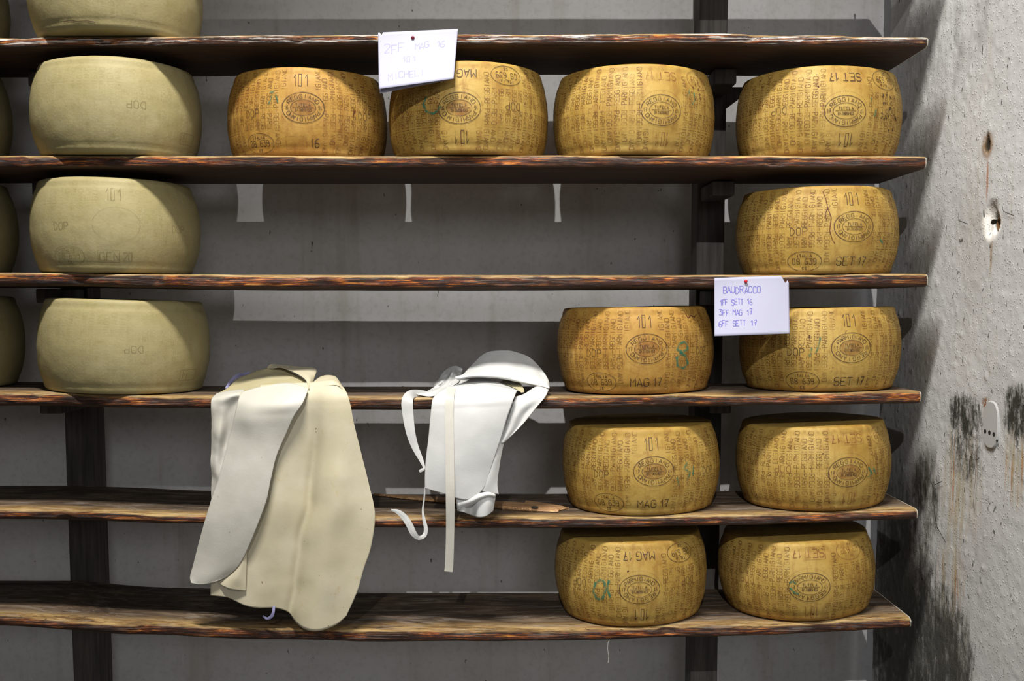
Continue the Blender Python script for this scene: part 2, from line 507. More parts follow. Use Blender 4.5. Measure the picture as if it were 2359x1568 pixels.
# rusty stub left in the larger hole
c = atX(2296, 516)
V, Fc = [], []
for k in range(20):
    a = 2 * math.pi * k / 20
    for (r, dx) in ((0.013, 0.03), (0.013, 0.006), (0.009, 0.004), (0.008, 0.03)):
        V.append((XW + dx, c.y + r * 0.95 * math.cos(a), c.z + r * 1.35 * math.sin(a)))
for k in range(20):
    j = (k + 1) % 20
    for q in range(3): Fc.append((4 * k + q, 4 * j + q, 4 * j + q + 1, 4 * k + q + 1))
tag(mesh('wall_socket_ring', V, Fc, M_RUST), 'rusty metal ring sunk in the chipped hole of the right wall', 'metal ring')

# ------------------------------------------------------------------ shelves
SH = [
    [(0, 85, 110), (300, 82, 108), (600, 79, 104), (1200, 77, 103), (1650, 76, 103), (1800, 79, 106), (2137, 83, 108)],
    [(0, 357, 386), (600, 357, 388), (1290, 357, 387), (2134, 358, 387)],
    [(0, 628, 658), (590, 632, 665), (1000, 633, 666), (1690, 633, 663), (2137, 630, 660)],
    [(0, 903, 936), (430, 913, 940), (830, 915, 945), (1280, 914, 943), (1600, 908, 936), (2121, 902, 930)],
    [(0, 1172, 1197), (475, 1186, 1207), (900, 1194, 1217), (1300, 1193, 1217), (1700, 1186, 1210), (2113, 1173, 1197)],
    [(0, 1418, 1443), (300, 1436, 1463), (590, 1446, 1473), (850, 1450, 1480), (1280, 1450, 1478), (1700, 1440, 1467), (2098, 1424, 1449)],
]
S0Z = at(1200, 77, ZF).z + 0.298
SHW = []     # tables in world x -> (ztop, zbot)
for tb in SH:
    SHW.append([(at(p, t, ZF).x, at(p, t, ZF).z, at(p, b, ZF).z) for p, t, b in tb])


def ztop(k, x): return table(SHW[k], x)[0]


for up_k in range(4):          # the rack goes on above the frame
    SHW.append([(X0 + 0.1, S0Z + 0.3 * up_k, S0Z + 0.3 * up_k - 0.032), (1.034, S0Z + 0.3 * up_k, S0Z + 0.3 * up_k - 0.032)])
ORD = ['topmost', 'second', 'third', 'fourth', 'fifth', 'lowest', 'overhead', 'overhead', 'overhead', 'overhead']
SLAB = ['weathered plank shelf board with white mildew streaks, topmost of the rack',
        'dark brown plank shelf board under the four stamped wheels, second from the top',
        'dark plank shelf board with the small torn list pinned on, third from the top',
        'thick orange-brown plank shelf board that the two cloth aprons hang over',
        'worn plank shelf board that carries the split stick of wood, fifth from the top',
        'sagging worn plank shelf board, lowest of the rack',
        'plank shelf board just above the top edge of the picture'] + ['high plank shelf board of the rack, above the picture'] * 3
for k, tb in enumerate(SHW):
    xe = tb[-1][0]; xs = []
    x = X0 + 0.02
    while x < -1.45: xs.append(x); x += 0.03
    nst = 460
    xs += [lerp(-1.45, xe, i / nst) for i in range(nst + 1)]
    V, Fc = [], []
    rings = 0
    for i, x in enumerate(xs):
        zt, zb = table(tb, x)
        th = zt - zb
        e = min(1, (xe - x) / 0.012 + 0.25)
        prof = []
        for (f, tz) in ((0.000, 0.18), (-0.001, 0.38), (-0.0015, 0.6), (0.0, 0.8), (0.004, 0.93), (0.011, 0.985)):
            prof.append((ZF + f, zb + th * tz, 1))
        for dy in (0.03, 0.06, 0.11, 0.17, 0.24, 0.31, 0.345): prof.append((ZF + dy, zt, 0.35))
        prof += [(ZF + DEP, zt - 0.004, 0.2), (ZF + DEP, zb + 0.004, 0.2)]
        for dy in (0.34, 0.25, 0.15, 0.06): prof.append((ZF + dy, zb, 0.3))
        prof += [(ZF + 0.008, zb + th * 0.02, 0.6)]
        for (y, z, wt) in prof:
            p = Vector((x * 7 + k * 9, y * 30, z * 30))
            q = Vector((x * 34 + k * 5, y * 60, z * 90))
            dn = 0.0030 * noise.noise(p) + 0.0020 * noise.noise(q)
            chip = noise.noise(Vector((x * 16 + k * 3, z * 55, 2)))
            if wt == 1 and chip > 0.30: dn -= (chip - 0.30) * 0.016
            dy = -dn * wt
            dz = 0.0017 * noise.noise(p + Vector((3, 1, 9))) * (1.6 if wt >= 0.6 else 0.4)
            V.append((x, y + dy * 1.0 + (1 - e) * 0.004 * (1 if y < ZF + 0.05 else 0), z + dz))
        rings = len(prof)
    for i in range(len(xs) - 1):
        for j in range(rings):
            a = i * rings + j; b = i * rings + (j + 1) % rings
            Fc.append((a, b, b + rings, a + rings))
    Fc.append(tuple(range(rings - 1, -1, -1)))
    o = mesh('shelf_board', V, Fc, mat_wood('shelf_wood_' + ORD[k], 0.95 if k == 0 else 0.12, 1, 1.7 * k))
    tag(o, SLAB[k], 'shelf', 'plank shelves of the cheese rack' if k < 7 else 'high plank shelves above the picture')
    # whitish sawn end
    base = (len(xs) - 1) * rings
    ev = [V[base + j] for j in range(rings)]
    cy = sum(v[1] for v in ev) / rings; cz = sum(v[2] for v in ev) / rings
    V2 = [v for v in ev] + [(xe + 0.0035, lerp(cy, v[1], 0.985) + 0.001 * noise.noise(Vector(v) * 200), lerp(cz, v[2], 0.93)) for v in ev]
    F2 = [(j, (j + 1) % rings, rings + (j + 1) % rings, rings + j) for j in range(rings)] + [tuple(range(rings, 2 * rings))]
    e_ = mesh('end_grain', V2, F2, M_END, o, False)
    e_['label'] = 'whitish sawn board end'

# posts with bracket arms, dark wood, behind the boards
ZTOPW, ZBOT = CZ + 1.3, 0.0

yp = ZF + DEP + 0.06


def post(x0, x1, lab):
    r = empty('rack_post', ((x0 + x1) / 2, ZF + DEP + 0.05, 0))
    V, Fc = [], []
    box_vf(x0, x1, yp, yp + 0.10, ZBOT, ZTOPW + 1.0, V, Fc)
    bevel(mesh('upright', V, Fc, M_DARK, r, False), 0.004)
    xm = (x0 + x1) / 2
    for k in range(6):
        zb = table(SHW[k], xm)[1] - 0.004
        V, Fc = [], []
        box_vf(x0 + 0.01, x1 - 0.01, ZF + 0.24, yp, zb - 0.040, zb, V, Fc)
        bevel(mesh('bracket_arm', V, Fc, M_DARK, r, False), 0.004)
        # diagonal gusset to the side
        if k == 0:
            y0, y1 = yp + 0.002, yp + 0.04
            pts = [(x1, zb - 0.012), (x1 + 0.064, zb - 0.012), (x1 + 0.056, zb - 0.03), (x1, zb - 0.072)]
            V = [(x, y0, z) for x, z in pts] + [(x, y1, z) for x, z in pts]
            Fc = [(0, 3, 2, 1), (4, 5, 6, 7)] + [(i, (i + 1) % 4, 4 + (i + 1) % 4, 4 + i) for i in range(4)]
            mesh('gusset', V, Fc, M_DARK, r, False)
    tag(r, lab, 'post', 'uprights of the cheese rack')


yp = ZF + DEP + 0.06
post(at(1612, 40, yp).x, at(1677, 40, yp).x, 'dark upright post behind the right end of the rack')
post(at(152, 1080, yp).x, at(215, 1080, yp).x, 'dark upright post behind the empty left of the rack')

# ------------------------------------------------------------------ stroke lettering
G = {
    'A': ['00 26 40', '11.8 31.8'], 'B': ['00 06 36 45 44 33 03', '33 42 41 30 00'], 'C': ['45 36 16 05 01 10 30 41'],
    'D': ['00 06 26 44 42 20 00'], 'E': ['40 00 06 46', '03 33'], 'F': ['00 06 46', '03 33'], 'G': ['45 36 16 05 01 10 30 41 43 23'],
    'H': ['00 06', '40 46', '03 43'], 'I': ['20 26'], 'L': ['06 00 40'], 'M': ['00 06 23 46 40'], 'N': ['00 06 40 46'],
    'O': ['10 01 05 16 36 45 41 30 10'], 'P': ['00 06 36 45 44 33 03'], 'R': ['00 06 36 45 44 33 03', '23 40'],
    'S': ['45 36 16 05 04 13 33 42 41 30 10 01'], 'T': ['20 26', '06 46'], 'U': ['06 01 10 30 41 46'], 'Z': ['06 46 00 40'],
    '0': ['00 06 36 30 00'], '1': ['14 36 30'], '3': ['06 46 24 43 41 30 10 01'], '6': ['46 26 04 01 10 30 41 42 33 03'],
    '7': ['06 46 20', '13 33'], '8': ['13 04 05 16 36 45 44 33 13 02 01 10 30 41 42 33'], '9': ['44 33 13 04 05 16 36 45 41 30 10'],
    '-': ['13 33'], '.': ['10 20'], '2': ['05 16 36 45 44 00 40'], ' ': [],
}


def glyph(ch):
    out = []
    for s in G[ch]:
        pl = []
        for tk in s.split():
            if '.' in tk: pl.append((float(tk[0]), float(tk[1:])))
            else: pl.append((float(tk[0]), float(tk[1])))
        out.append([(x / 4.0, y / 6.0) for x, y in pl])
    return out


def text_lines(txt, x, y, cw, chh, rot=0.0, gap=0.35, jit=0.0, anchor='l'):
    """strokes of a text; (x,y) start of base line, letters cw wide and chh tall, rot in radians"""
    out = []
    cr, sr = math.cos(rot), math.sin(rot)
    adv = cw * (1 + gap)
    x0 = 0
    if anchor == 'c': x0 = -(len(txt) * adv - cw * gap) / 2
    for i, ch in enumerate(txt):
        jx, jy = random.uniform(-jit, jit) * cw, random.uniform(-jit, jit) * chh
        for ln in glyph(ch):
            out.append([(x + (x0 + i * adv + a * cw + jx) * cr - (b * chh + jy) * sr, y + (x0 + i * adv + a * cw + jx) * sr + (b * chh + jy) * cr) for a, b in ln])
    return out


def ell_text(txt, cx, cy, rx, ry, a0, a1, hh, cw):
    """letters along an ellipse, tops outward, from angle a0 to a1 (clockwise, degrees; 90 = top)"""
    out = []
    for i, ch in enumerate(txt):
        a = math.radians(lerp(a0, a1, i / (len(txt) - 1)))
        bx, by = cx + rx * math.cos(a), cy + ry * math.sin(a)
        nx, ny = math.cos(a) / rx, math.sin(a) / ry
        l = math.hypot(nx, ny); nx /= l; ny /= l
        tx, ty = ny, -nx
        for ln in glyph(ch):
            out.append([(bx + (p - 0.5) * cw * tx + q * hh * nx, by + (p - 0.5) * cw * ty + q * hh * ny) for p, q in ln])
    return out


def ell_line(cx, cy, rx, ry, a0=0, a1=360, n=44):
    return [(cx + rx * math.cos(math.radians(lerp(a0, a1, k / n))), cy + ry * math.sin(math.radians(lerp(a0, a1, k / n)))) for k in range(n + 1)]


# ------------------------------------------------------------------ cheese wheels
def profile(R, H, soft):
    """(r,z) from bottom centre to top centre"""
    e = 0.087 if not soft else 0.092
    c = 0.009 if not soft else 0.016
    pr = [(0, 0.0005), (R * 0.45, 0.0005), (R * (1 - e) - c * 1.6, 0), (R * (1 - e) - c * 0.8, 0.0008), (R * (1 - e) - c * 0.25, c * 0.28), (R * (1 - e) + 0.0005, c * 0.9)]
    for k in range(1, 40):
        t = k / 40
        z = lerp(c, H - c, t)
        b = 1 - e * abs(2 * t - 1) ** 2.1
        gr = 0.0016 * (math.exp(-((z - 0.020) / 0.005) ** 2) + math.exp(-((H - z - 0.020) / 0.005) ** 2))
        pr.append((R * b + 0.0008 - gr, z))
    pr += [(R * (1 - e) + 0.0005, H - c * 0.9), (R * (1 - e) - c * 0.25, H - c * 0.28), (R * (1 - e) - c * 0.8, H - 0.0008),
           (R * (1 - e) - c * 1.6, H), (R * 0.45, H - 0.001), (0, H - 0.001)]
    return pr


def prof_r(pr, z):
    q = pr[4:-4]
    for a, b in zip(q, q[1:]):
        if z <= b[1]: return lerp(a[0], b[0], max(0, min(1, (z - a[1]) / (b[1] - a[1] + 1e-9))))
    return q[-1][0]


def fit_wheel(k, xL, xR, ytop, over, H=None, R=None):
    """centre, radius and height that give the measured outline"""
    X = ((xL + xR) / 2 - CX) / F * 2.8; Rr = R or 0.21
    H0 = H or 0.235
    for it in range(40):
        Yc = ZF - over + Rr * 0.9
        zc = ztop(k, X) + H0 / 2
        a = [proj(X + Rr * math.cos(t), Yc + Rr * math.sin(t), zc)[0] for t in [2 * math.pi * i / 180 for i in range(180)]]
        l, r = min(a), max(a)
        sc_ = (2.8) / F
        if R is None:
            Rr += ((xR - xL) - (r - l)) * sc_ * 0.45
            X += ((xR + xL) / 2 - (r + l) / 2) * sc_ * 0.8
        else:
            X += (xR - r) * sc_ * 0.8
        if H is None:
            yt = proj(X, Yc - Rr * 0.905, ztop(k, X) + H0)[1]
            H0 += (yt - ytop) * (2.6 / F) * 0.8
    return X, Yc, ztop(k, X), Rr, H0


def make_wheel(k, xL, xR, ytop, over, mat, label, group, H=None, R=None, soft=False, seed=0):
    X, Yc, z0, R, H = fit_wheel(k, xL, xR, ytop, over, H, R)
    z0 += 0.0006
    pr = profile(R, H, soft)
    N = 144
    V, Fc = [], []
    for i, (r, z) in enumerate(pr):
        for j in range(N):
            a = 2 * math.pi * j / N
            if r == 0: continue
            n_ = Vector((math.cos(a) * 1.3 + seed * 7, math.sin(a) * 1.3, z * 5))
            rr = r + 0.0042 * noise.noise(n_) * min(1, r / R) + 0.0010 * noise.noise(n_ * 6)
            zz = z
            if z > H * 0.5 and i > len(pr) - 7: zz = z + 0.0025 * noise.noise(Vector((math.cos(a), math.sin(a), seed)))
            V.append((rr * math.sin(a), -rr * math.cos(a), zz))
    nr = len(pr) - 2
    for i in range(nr - 1):
        for j in range(N):
            a = i * N + j; b = i * N + (j + 1) % N
            Fc.append((a, b, b + N, a + N))
    V.append((0, 0, 0.0005)); V.append((0, 0, H - 0.001))
    for j in range(N):
        Fc.append((len(V) - 2, (j + 1) % N, j))
        Fc.append((len(V) - 1, (nr - 1) * N + j, (nr - 1) * N + (j + 1) % N))
    o = mesh('cheese_wheel', V, Fc, mat)
    o.location = (X, Yc, z0)
    zl, zr = ztop(k, X - 0.17), ztop(k, X + 0.17)      # sit flat on the sagging board
    o.rotation_euler = (0, -math.atan2(zr - zl, 0.34), 0)
    o.location.z = max((zl + zr) / 2, z0 - 0.0006) + 0.0012
    bpy.context.view_layer.update()
    tag(o, label, 'cheese', group)
    acam = math.atan2(-X, Yc)
    W = dict(o=o, X=X, Y=Yc, z0=z0, R=R, H=H, pr=pr, acam=acam, seed=seed, k=k)
    cpx, _ = proj(X, Yc, z0 + H / 2)
    W['cpx'] = (xL + xR) / 2 if xL > 0 else cpx
    W['rpx'] = (xR - xL) / 2 if xL > 0 else F * R / Yc

    def mp(u, v, eps=0.0009, W=W):
        a = W['acam'] + u / W['R']
        z = max(0.008, min(W['H'] - 0.008, W['H'] / 2 + v))
        r = prof_r(W['pr'], z)
        n_ = Vector((math.cos(a) * 1.3 + W['seed'] * 7, math.sin(a) * 1.3, z * 5))
        r += 0.0042 * noise.noise(n_) + 0.0010 * noise.noise(n_ * 6) + eps
        return (r * math.sin(a), -r * math.cos(a), z)
    W['mp'] = mp
    # note: angle parameter of the mesh uses sin/-cos too, so the displacement agrees
    return W


def put(W, name, lines, wd, mat, eps=0.0009, label=None):
    V, Fc = strips(lines, wd, lambda u, v: W['mp'](u, v, eps), 0.009)
    me = bpy.data.meshes.new(name); me.from_pydata(V, [], Fc); me.update()
    me.materials.append(mat)
    o = bpy.data.objects.new(name, me); sc.collection.objects.link(o); o.parent = W['o']
    if label: o['label'] = label
    return o


def px_u(W, px): return W['R'] * math.asin(max(-0.97, min(0.97, (px - W['cpx']) / W['rpx'])))


def px_uv(W, px, py):
    """point on the front of the wheel that the pixel shows"""
    u = px_u(W, px); v = 0
    for it in range(12):
        p = Vector(W['mp'](u, v)) + W['o'].location
        q = proj(*p)
        v -= (py - q[1]) * 2.6 / F * 0.9
        u += (px - q[0]) * 2.6 / F * 0.6
        u = max(-W['R'] * 1.5, min(W['R'] * 1.5, u)); v = max(-W['H'] / 2, min(W['H'] / 2, v))
    return u, v


def columns(W, us, f, pale=False):
    """the dotted PARMIGIANO-REGGIANO columns; us = seal position, f = +1 upright / -1 turned over"""
    R, H = W['R'], W['H']
    out = []
    ch = 0.0101 * H / 0.235; cw = 0.0132
    um = R * 1.75
    n = int(um / 0.0187)
    sd = W['k'] % 2
    for side in (-1, 1):
        first = 0.069 if side < 0 else 0.056
        c = 0
        while True:
            du = side * (first + 0.0187 * c)          # in the stamp's own frame
            u = us + f * du
            if abs(u) > um: break
            typ = (c + (side < 0)) % 2
            for half in (1, -1):
                wrd = ('REGGIANO' if (typ == 0) == (half == 1) else 'PARMIGIANO')
                # start at the centre dash and run to the edge
                for i, chh in enumerate(wrd):
                    v0 = half * (0.0075 + i * ch)
                    vc = v0 + half * ch * 0.5
                    # keep clear of the oval and of D.O.P.
                    if -0.178 < du < -0.078 and vc < -0.050: continue
                    if (-0.170 < du < -0.108 or 0.138 < du < 0.196) and abs(vc + 0.004) < 0.0145: continue
                    for ln in glyph(chh):
                        # upper half is read upwards, lower half downwards
                        L = []
                        for a, b in ln:
                            if half == 1: L.append((du + (0.5 - b) * cw, v0 + a * ch * 0.76))
                            else: L.append((du + (b - 0.5) * cw, v0 - a * ch * 0.76))
                        out.append([(us + f * p, f * q) for p, q in L])
            if not ((-0.170 < du < -0.108) or (0.138 < du < 0.196)):
                out.append([(us + f * du, -0.004), (us + f * du, 0.004)])
            c += 1
    # short columns either side of the dairy number
    for du in (-0.050, 0.039):
        for i, chh in enumerate('IGIANO'):
            v0 = 0.050 + i * ch
            for ln in glyph(chh):
                L = [(du + (0.5 - b) * cw, v0 + a * ch * 0.76) for a, b in ln]
                out.append([(us + f * p, f * q) for p, q in L])
    put(W, 'stamped_lettering', out, 0.0015, M_PALI if pale else M_INK, 0.0008, None)


def stamp(W, seal_px, f, year, month, seal_up=True, top='REGGIANO', dark=1.0, pale=False, tint=True, dateframe=False, seal_v=0.006, colm=None):
    us = px_u(W, seal_px)
    fr = lambda L: [[(us + f * p, f * q) for p, q in ln] for ln in L]
    ink = M_PALD if pale else (M_INKD if dark > 0.6 else M_INKM)
    ink2 = M_PALD if pale else (colm or ink)
    columns(W, us, f, pale)
    sv = seal_v * f
    g = 1 if seal_up else -1
    if tint and not pale:
        V, Fc = [], []
        pts = [(0.0, 0.0)]
        rings = 5
        V.append(W['mp'](us, sv, 0.0005))
        for r in range(1, rings + 1):
            for q in range(32):
                a = 2 * math.pi * q / 32
                V.append(W['mp'](us + 0.030 * r / rings * math.cos(a), sv + 0.019 * r / rings * math.sin(a), 0.0005))
        for q in range(32): Fc.append((0, 1 + q, 1 + (q + 1) % 32))
        for r in range(rings - 1):
            for q in range(32):
                a = 1 + r * 32
                Fc.append((a + q, a + 32 + q, a + 32 + (q + 1) % 32, a + (q + 1) % 32))
        me = bpy.data.meshes.new('seal_casein_disc'); me.from_pydata(V, [], Fc); me.update(); me.materials.append(M_SEAL)
        o = bpy.data.objects.new('seal_casein_disc', me); sc.collection.objects.link(o); o.parent = W['o']
        o['label'] = 'brownish oval patch inside the seal'
    # the oval seal
    L = []
    a_, b_ = 0.0525, 0.0380
    other = 'PARMIGIANO' if top == 'REGGIANO' else 'REGGIANO'
    T = ell_text(top, 0, 0, a_ * 0.69, b_ * 0.62, 150, 30, 0.0096, 0.0074)
    T += ell_text(other, 0, 0, a_ * 0.69, b_ * 0.62, -26, -154, 0.0096, 0.0074)
    T += text_lines(year, -a_ * 0.90, -0.004, 0.0042, 0.009)
    T += text_lines(year, a_ * 0.90, 0.005, 0.0042, 0.009, math.pi)
    T += text_lines('TUTELA', 0, 0.003, 0.0045, 0.007, 0, 0.45, 0, 'c')
    T += text_lines('CONSORZIO', 0, -0.003, 0.0032, 0.006, math.pi, 0.4, 0, 'c')
    T += [[(-0.026, 0.0), (0.026, 0.0)]]
    T += [ell_line(0, 0, a_ * 0.60, b_ * 0.52)]
    if not seal_up: T = [[(-p, -q) for p, q in ln] for ln in T]
    if not pale: put(W, 'oval_seal', [[(us + p, sv + q) for p, q in ln] for ln in T], 0.0013, ink, 0.0010)
    ring = [ell_line(0, 0, a_, b_, n=60)]
    if not pale: put(W, 'seal_ring', [[(us + p, sv + q) for p, q in ln] for ln in ring], 0.0017, ink, 0.0011)
    dots = []
    for q in range(0, 360, 4):
        ang = math.radians(q)
        if -0.0 < math.sin(ang) * f < 0.25: continue
        r1, r2 = 1.0, 1.03
        cx_, cy_ = 0, -0.006 * f
        dots.append([(us + cx_ + a_ * 1.06 * r1 * math.cos(ang), sv + cy_ + b_ * 1.12 * r1 * math.sin(ang)),
                     (us + cx_ + a_ * 1.06 * r2 * math.cos(ang), sv + cy_ + b_ * 1.12 * r2 * math.sin(ang))])
    put(W, 'dotted_border', dots, 0.0013, M_PALD if pale else M_INKM, 0.0009)
    # dairy number
    put(W, 'dairy_number', fr(text_lines('101', -0.006, 0.060, 0.0105, 0.031, 0, 0.42, 0, 'c')), 0.0017, ink2, 0.0010)
    # month and year
    L = text_lines(month, -0.043, -0.090, 0.0135, 0.0205, 0, 0.32) + text_lines(year, 0.016, -0.090, 0.010, 0.0205, 0, 0.35)
    if month == '': L = text_lines(year, 0.016, -0.090, 0.010, 0.0205, 0, 0.35)
    put(W, 'date_stamp', fr(L), 0.0022, ink2, 0.0010)
    if dateframe:
        x0, x1, y0, y1 = -0.047, 0.007, -0.094, -0.064
        put(W, 'date_frame', fr([[(x0, y0), (x1, y0), (x1, y1), (x0, y1), (x0, y0)]]), 0.0008, M_PALD if pale else M_INKM, 0.0009)
    # dairy oval
    E = [ell_line(-0.125, -0.079, 0.044, 0.0245)]
    E += text_lines('08 639', -0.125, -0.0865, 0.0078, 0.0145, 0, 0.35, 0, 'c')
    E += text_lines('ITALIA', -0.125, -0.0680, 0.0046, 0.0068, 0, 0.45, 0, 'c')
    E += text_lines('CE', -0.125, -0.0985, 0.0046, 0.0060, 0, 0.6, 0, 'c')
    put(W, 'dairy_oval_stamp', fr(E), 0.0015, ink2, 0.0010)
    for x in (-0.139, 0.167):
        put(W, 'origin_stamp', fr(text_lines('DOP', x, -0.013, 0.0105, 0.018, 0, 0.45, 0, 'c')), 0.0015, ink2, 0.0010)
    return us


def scribble(W, pts_px, wd=0.006, mat=None, name='marker_scribble', label='green marker scribble'):
    L = [[px_uv(W, *p) for p in ln] for ln in pts_px]
    put(W, name, L, wd, mat or M_GREEN, 0.0014, label)


GP, GY = 'young pale cheese wheels', 'ripe stamped cheese wheels'
# partly seen wheels at the left frame edge
for k, xr, lab in ((0, 22, 'pale cheese wheel cut off by the left picture edge, topmost shelf'),
                   (1, 30, 'shaded pale cheese wheel cut by the left picture edge, second shelf'),
                   (2, 44, 'shaded pale cheese wheel cut by the left picture edge, third shelf'),
                   (3, 58, 'pale cheese wheel cut by the left picture edge, apron shelf')):
    make_wheel(k, -360, xr, 0, 0.0, M_PAL, lab, GP, H=0.245, R=0.222, soft=True, seed=k + 20)
WP1 = make_wheel(0, 60, 468, 0, 0.060, M_PAL, 'pale blank cheese wheel on the topmost shelf, its top out of the picture', GP, H=0.25, soft=True, seed=1)
WP2 = make_wheel(1, 68, 466, 126, 0.035, M_PAL, 'tall pale cheese wheel with upside-down letters, second shelf from the top', GP, soft=True, seed=2)
WP3 = make_wheel(2, 65, 459, 406, 0.015, M_PAL, 'pale cheese wheel embossed with 101 and GEN 20, third shelf from the top', GP, soft=True, seed=3)
WP4 = make_wheel(3, 80, 480, 690, 0.015, M_PAL, 'pale cheese wheel beside the cream apron', GP, soft=False, seed=4)
stamp(WP3, 262, 1, '20', 'GEN', pale=True, dateframe=True)
for W_, (dx, dy), (bx, by) in ((WP2, (314, 240), (432, 322)), (WP4, (305, 802), (432, 858))):
    u, v = px_uv(W_, dx, dy)
    put(W_, 'origin_stamp', text_lines('DOP', u, v + 0.009, 0.0115, 0.018, math.pi, 0.45, 0, 'c'), 0.0014, M_PALD)
    u, v = px_uv(W_, bx, by)
    put(W_, 'date_frame', [[(u - .03, v - .014), (u + .03, v - .014), (u + .03, v + .014), (u - .03, v + .014), (u - .03, v - .014)],
                           [(u - .006, v - .014), (u - .006, v + .014)], [(u - .02, v - .01), (u - .02, v + .01), (u - .012, v)]], 0.0012, M_PALD)
    columns(W_, px_u(W_, 455), -1, True)
columns(WP1, px_u(WP1, 440), 1, True)

W1 = make_wheel(1, 525, 893, 154, -0.025, M_YEL[2], 'amber cheese wheel stamped 101 and 16, leftmost ripe wheel of the second shelf', GY, seed=5)
stamp(W1, 697, 1, '16', '', dateframe=True)
scribble(W1, [[(622, 214), (630, 210), (624, 228), (618, 240)], [(636, 218), (640, 236)]], 0.004)
W2 = make_wheel(1, 897, 1263, 139, 0.018, M_YEL[0], 'ripe cheese wheel partly behind the faintly written paper, stamps upside down', GY, seed=6)
stamp(W2, 1059, -1, '16', 'MAG')
scribble(W2, [[(984, 222), (976, 240), (982, 256), (998, 262), (1008, 254), (1016, 244)]], 0.006)
W3 = make_wheel(1, 1275, 1647, 146, 0.008, M_YEL[0], 'ripe cheese wheel stamped SET 17 upside down, directly left of the right post', GY, seed=7)
stamp(W3, 1521, -1, '17', 'SET', tint=False, colm=M_INKM)
scribble(W3, [[(1588, 205), (1584, 222)], [(1598, 212), (1600, 230), (1594, 240)]], 0.004)
W4 = make_wheel(1, 1694, 2078, 150, -0.005, M_YEL[1], 'ripe cheese wheel with dark blotches at its right side, rightmost on the second shelf', GY, seed=8)
stamp(W4, 1947, -1, '17', 'SET', tint=False)
scribble(W4, [[(2018, 252), (2014, 268)], [(2008, 224), (2006, 236)]], 0.004)
def spots(W, x0, x1, y0, y1, n, mat, name, label, ln=5, wd=0.004):
    rs = random.Random(n)
    L = []
    for q in range(n):
        x, y = rs.uniform(x0, x1), rs.uniform(y0, y1)
        L.append([(x, y), (x + rs.uniform(-3, 3), y + rs.uniform(1.5, ln))])
    scribble(W, L, wd, mat, name, label)


spots(W4, 2030, 2066, 205, 300, 20, M_INKD, 'rind_spots', 'dark blotches on the rind', 9)
spots(W3, 1592, 1630, 185, 235, 9, M_CRACK, 'rind_spots', 'small reddish specks')
spots(W1, 812, 822, 252, 268, 3, M_CRACK, 'rind_spots', 'reddish spot', 8)
scribble(WP1, [[(148, 49), (162, 47), (178, 49), (200, 48), (226, 52)]], 0.0022, M_INKD, 'rind_crack', 'dark crack near the bottom edge')
W5 = make_wheel(2, 1697, 2071, 427, 0.0, M_YEL[0], 'cracked ripe cheese wheel alone at the right of the third shelf', GY, seed=9)
stamp(W5, 1967, 1, '17', 'SET', tint=False, dateframe=True)
scribble(W5, [[(1897, 440), (1904, 458), (1908, 478), (1916, 500), (1912, 530), (1918, 552), (1924, 560)], [(1908, 478), (1902, 492), (1905, 506)]], 0.0022, M_CRACK, 'rind_crack', 'rusty split in the rind')
scribble(W5, [[(2028, 552), (2034, 560)]], 0.005)
W6 = make_wheel(3, 1287, 1645, 708, -0.006, M_YEL[2], 'ripe cheese wheel stamped MAG 17 with a bold green 8, right of the aprons', GY, seed=10)
stamp(W6, 1492, 1, '17', 'MAG')
scribble(W6, [[(1578, 788), (1566, 794), (1562, 806), (1574, 812), (1586, 806), (1584, 792), (1578, 788)], [(1574, 812), (1560, 826), (1562, 844), (1576, 850), (1586, 838), (1580, 820), (1566, 812)]], 0.006)
scribble(W6, [[(1582, 722), (1588, 734), (1594, 728), (1602, 732), (1608, 726)]], 0.0025, M_CRACK, 'red_mark', 'small red-brown scrawl')
W7 = make_wheel(3, 1704, 2077, 709, 0.0, M_YEL[1], 'ripe cheese wheel stamped SET 17, partly behind the torn handwritten list', GY, seed=11)
stamp(W7, 1963, 1, '17', 'SET', top='PARMIGIANO')
scribble(W7, [[(1892, 775), (1886, 800), (1880, 812)], [(1872, 800), (1866, 820)]], 0.004)
W8 = make_wheel(4, 1297, 1657, 988, 0.0, M_YEL[0], 'ripe cheese wheel stamped MAG 17, right end of the stick points at it', GY, seed=12)
stamp(W8, 1509, 1, '17', 'MAG')
scribble(W8, [[(1586, 1066), (1578, 1080), (1592, 1090), (1584, 1108)], [(1562, 1100), (1566, 1120)], [(1600, 1074), (1598, 1096)]], 0.004)
W9 = make_wheel(4, 1698, 2057, 984, 0.0, M_YEL[1], 'dull ripe cheese wheel with upside-down SET 17, right end of the fifth shelf', GY, seed=13)
stamp(W9, 1957, -1, '17', 'SET', dateframe=True, colm=M_INKM)
scribble(W9, [[(2004, 1078), (2012, 1092), (2002, 1102)], [(2016, 1080), (2020, 1094)]], 0.005)
W10 = make_wheel(5, 1283, 1630, 1252, 0.0, M_YEL[1], 'ripe cheese wheel with green zero and upside-down MAG 17, on the lowest shelf', GY, seed=14)
stamp(W10, 1477, -1, '17', 'MAG', top='PARMIGIANO', tint=False)
scribble(W10, [[(1388, 1332), (1374, 1340), (1370, 1358), (1376, 1376), (1390, 1376), (1398, 1356), (1396, 1338), (1388, 1332)], [(1406, 1334), (1402, 1352), (1408, 1374)]], 0.006)
W11 = make_wheel(5, 1660, 2020, 1252, 0.0, M_YEL[1], 'ripe cheese wheel with upside-down SET 17, right corner of the lowest shelf', GY, seed=15)
stamp(W11, 1872, -1, '17', 'SET', top='PARMIGIANO', tint=False, dateframe=True, colm=M_INKM)
scribble(W11, [[(1822, 1340), (1832, 1336), (1840, 1342)], [(1824, 1350), (1834, 1362), (1846, 1366)]], 0.005)


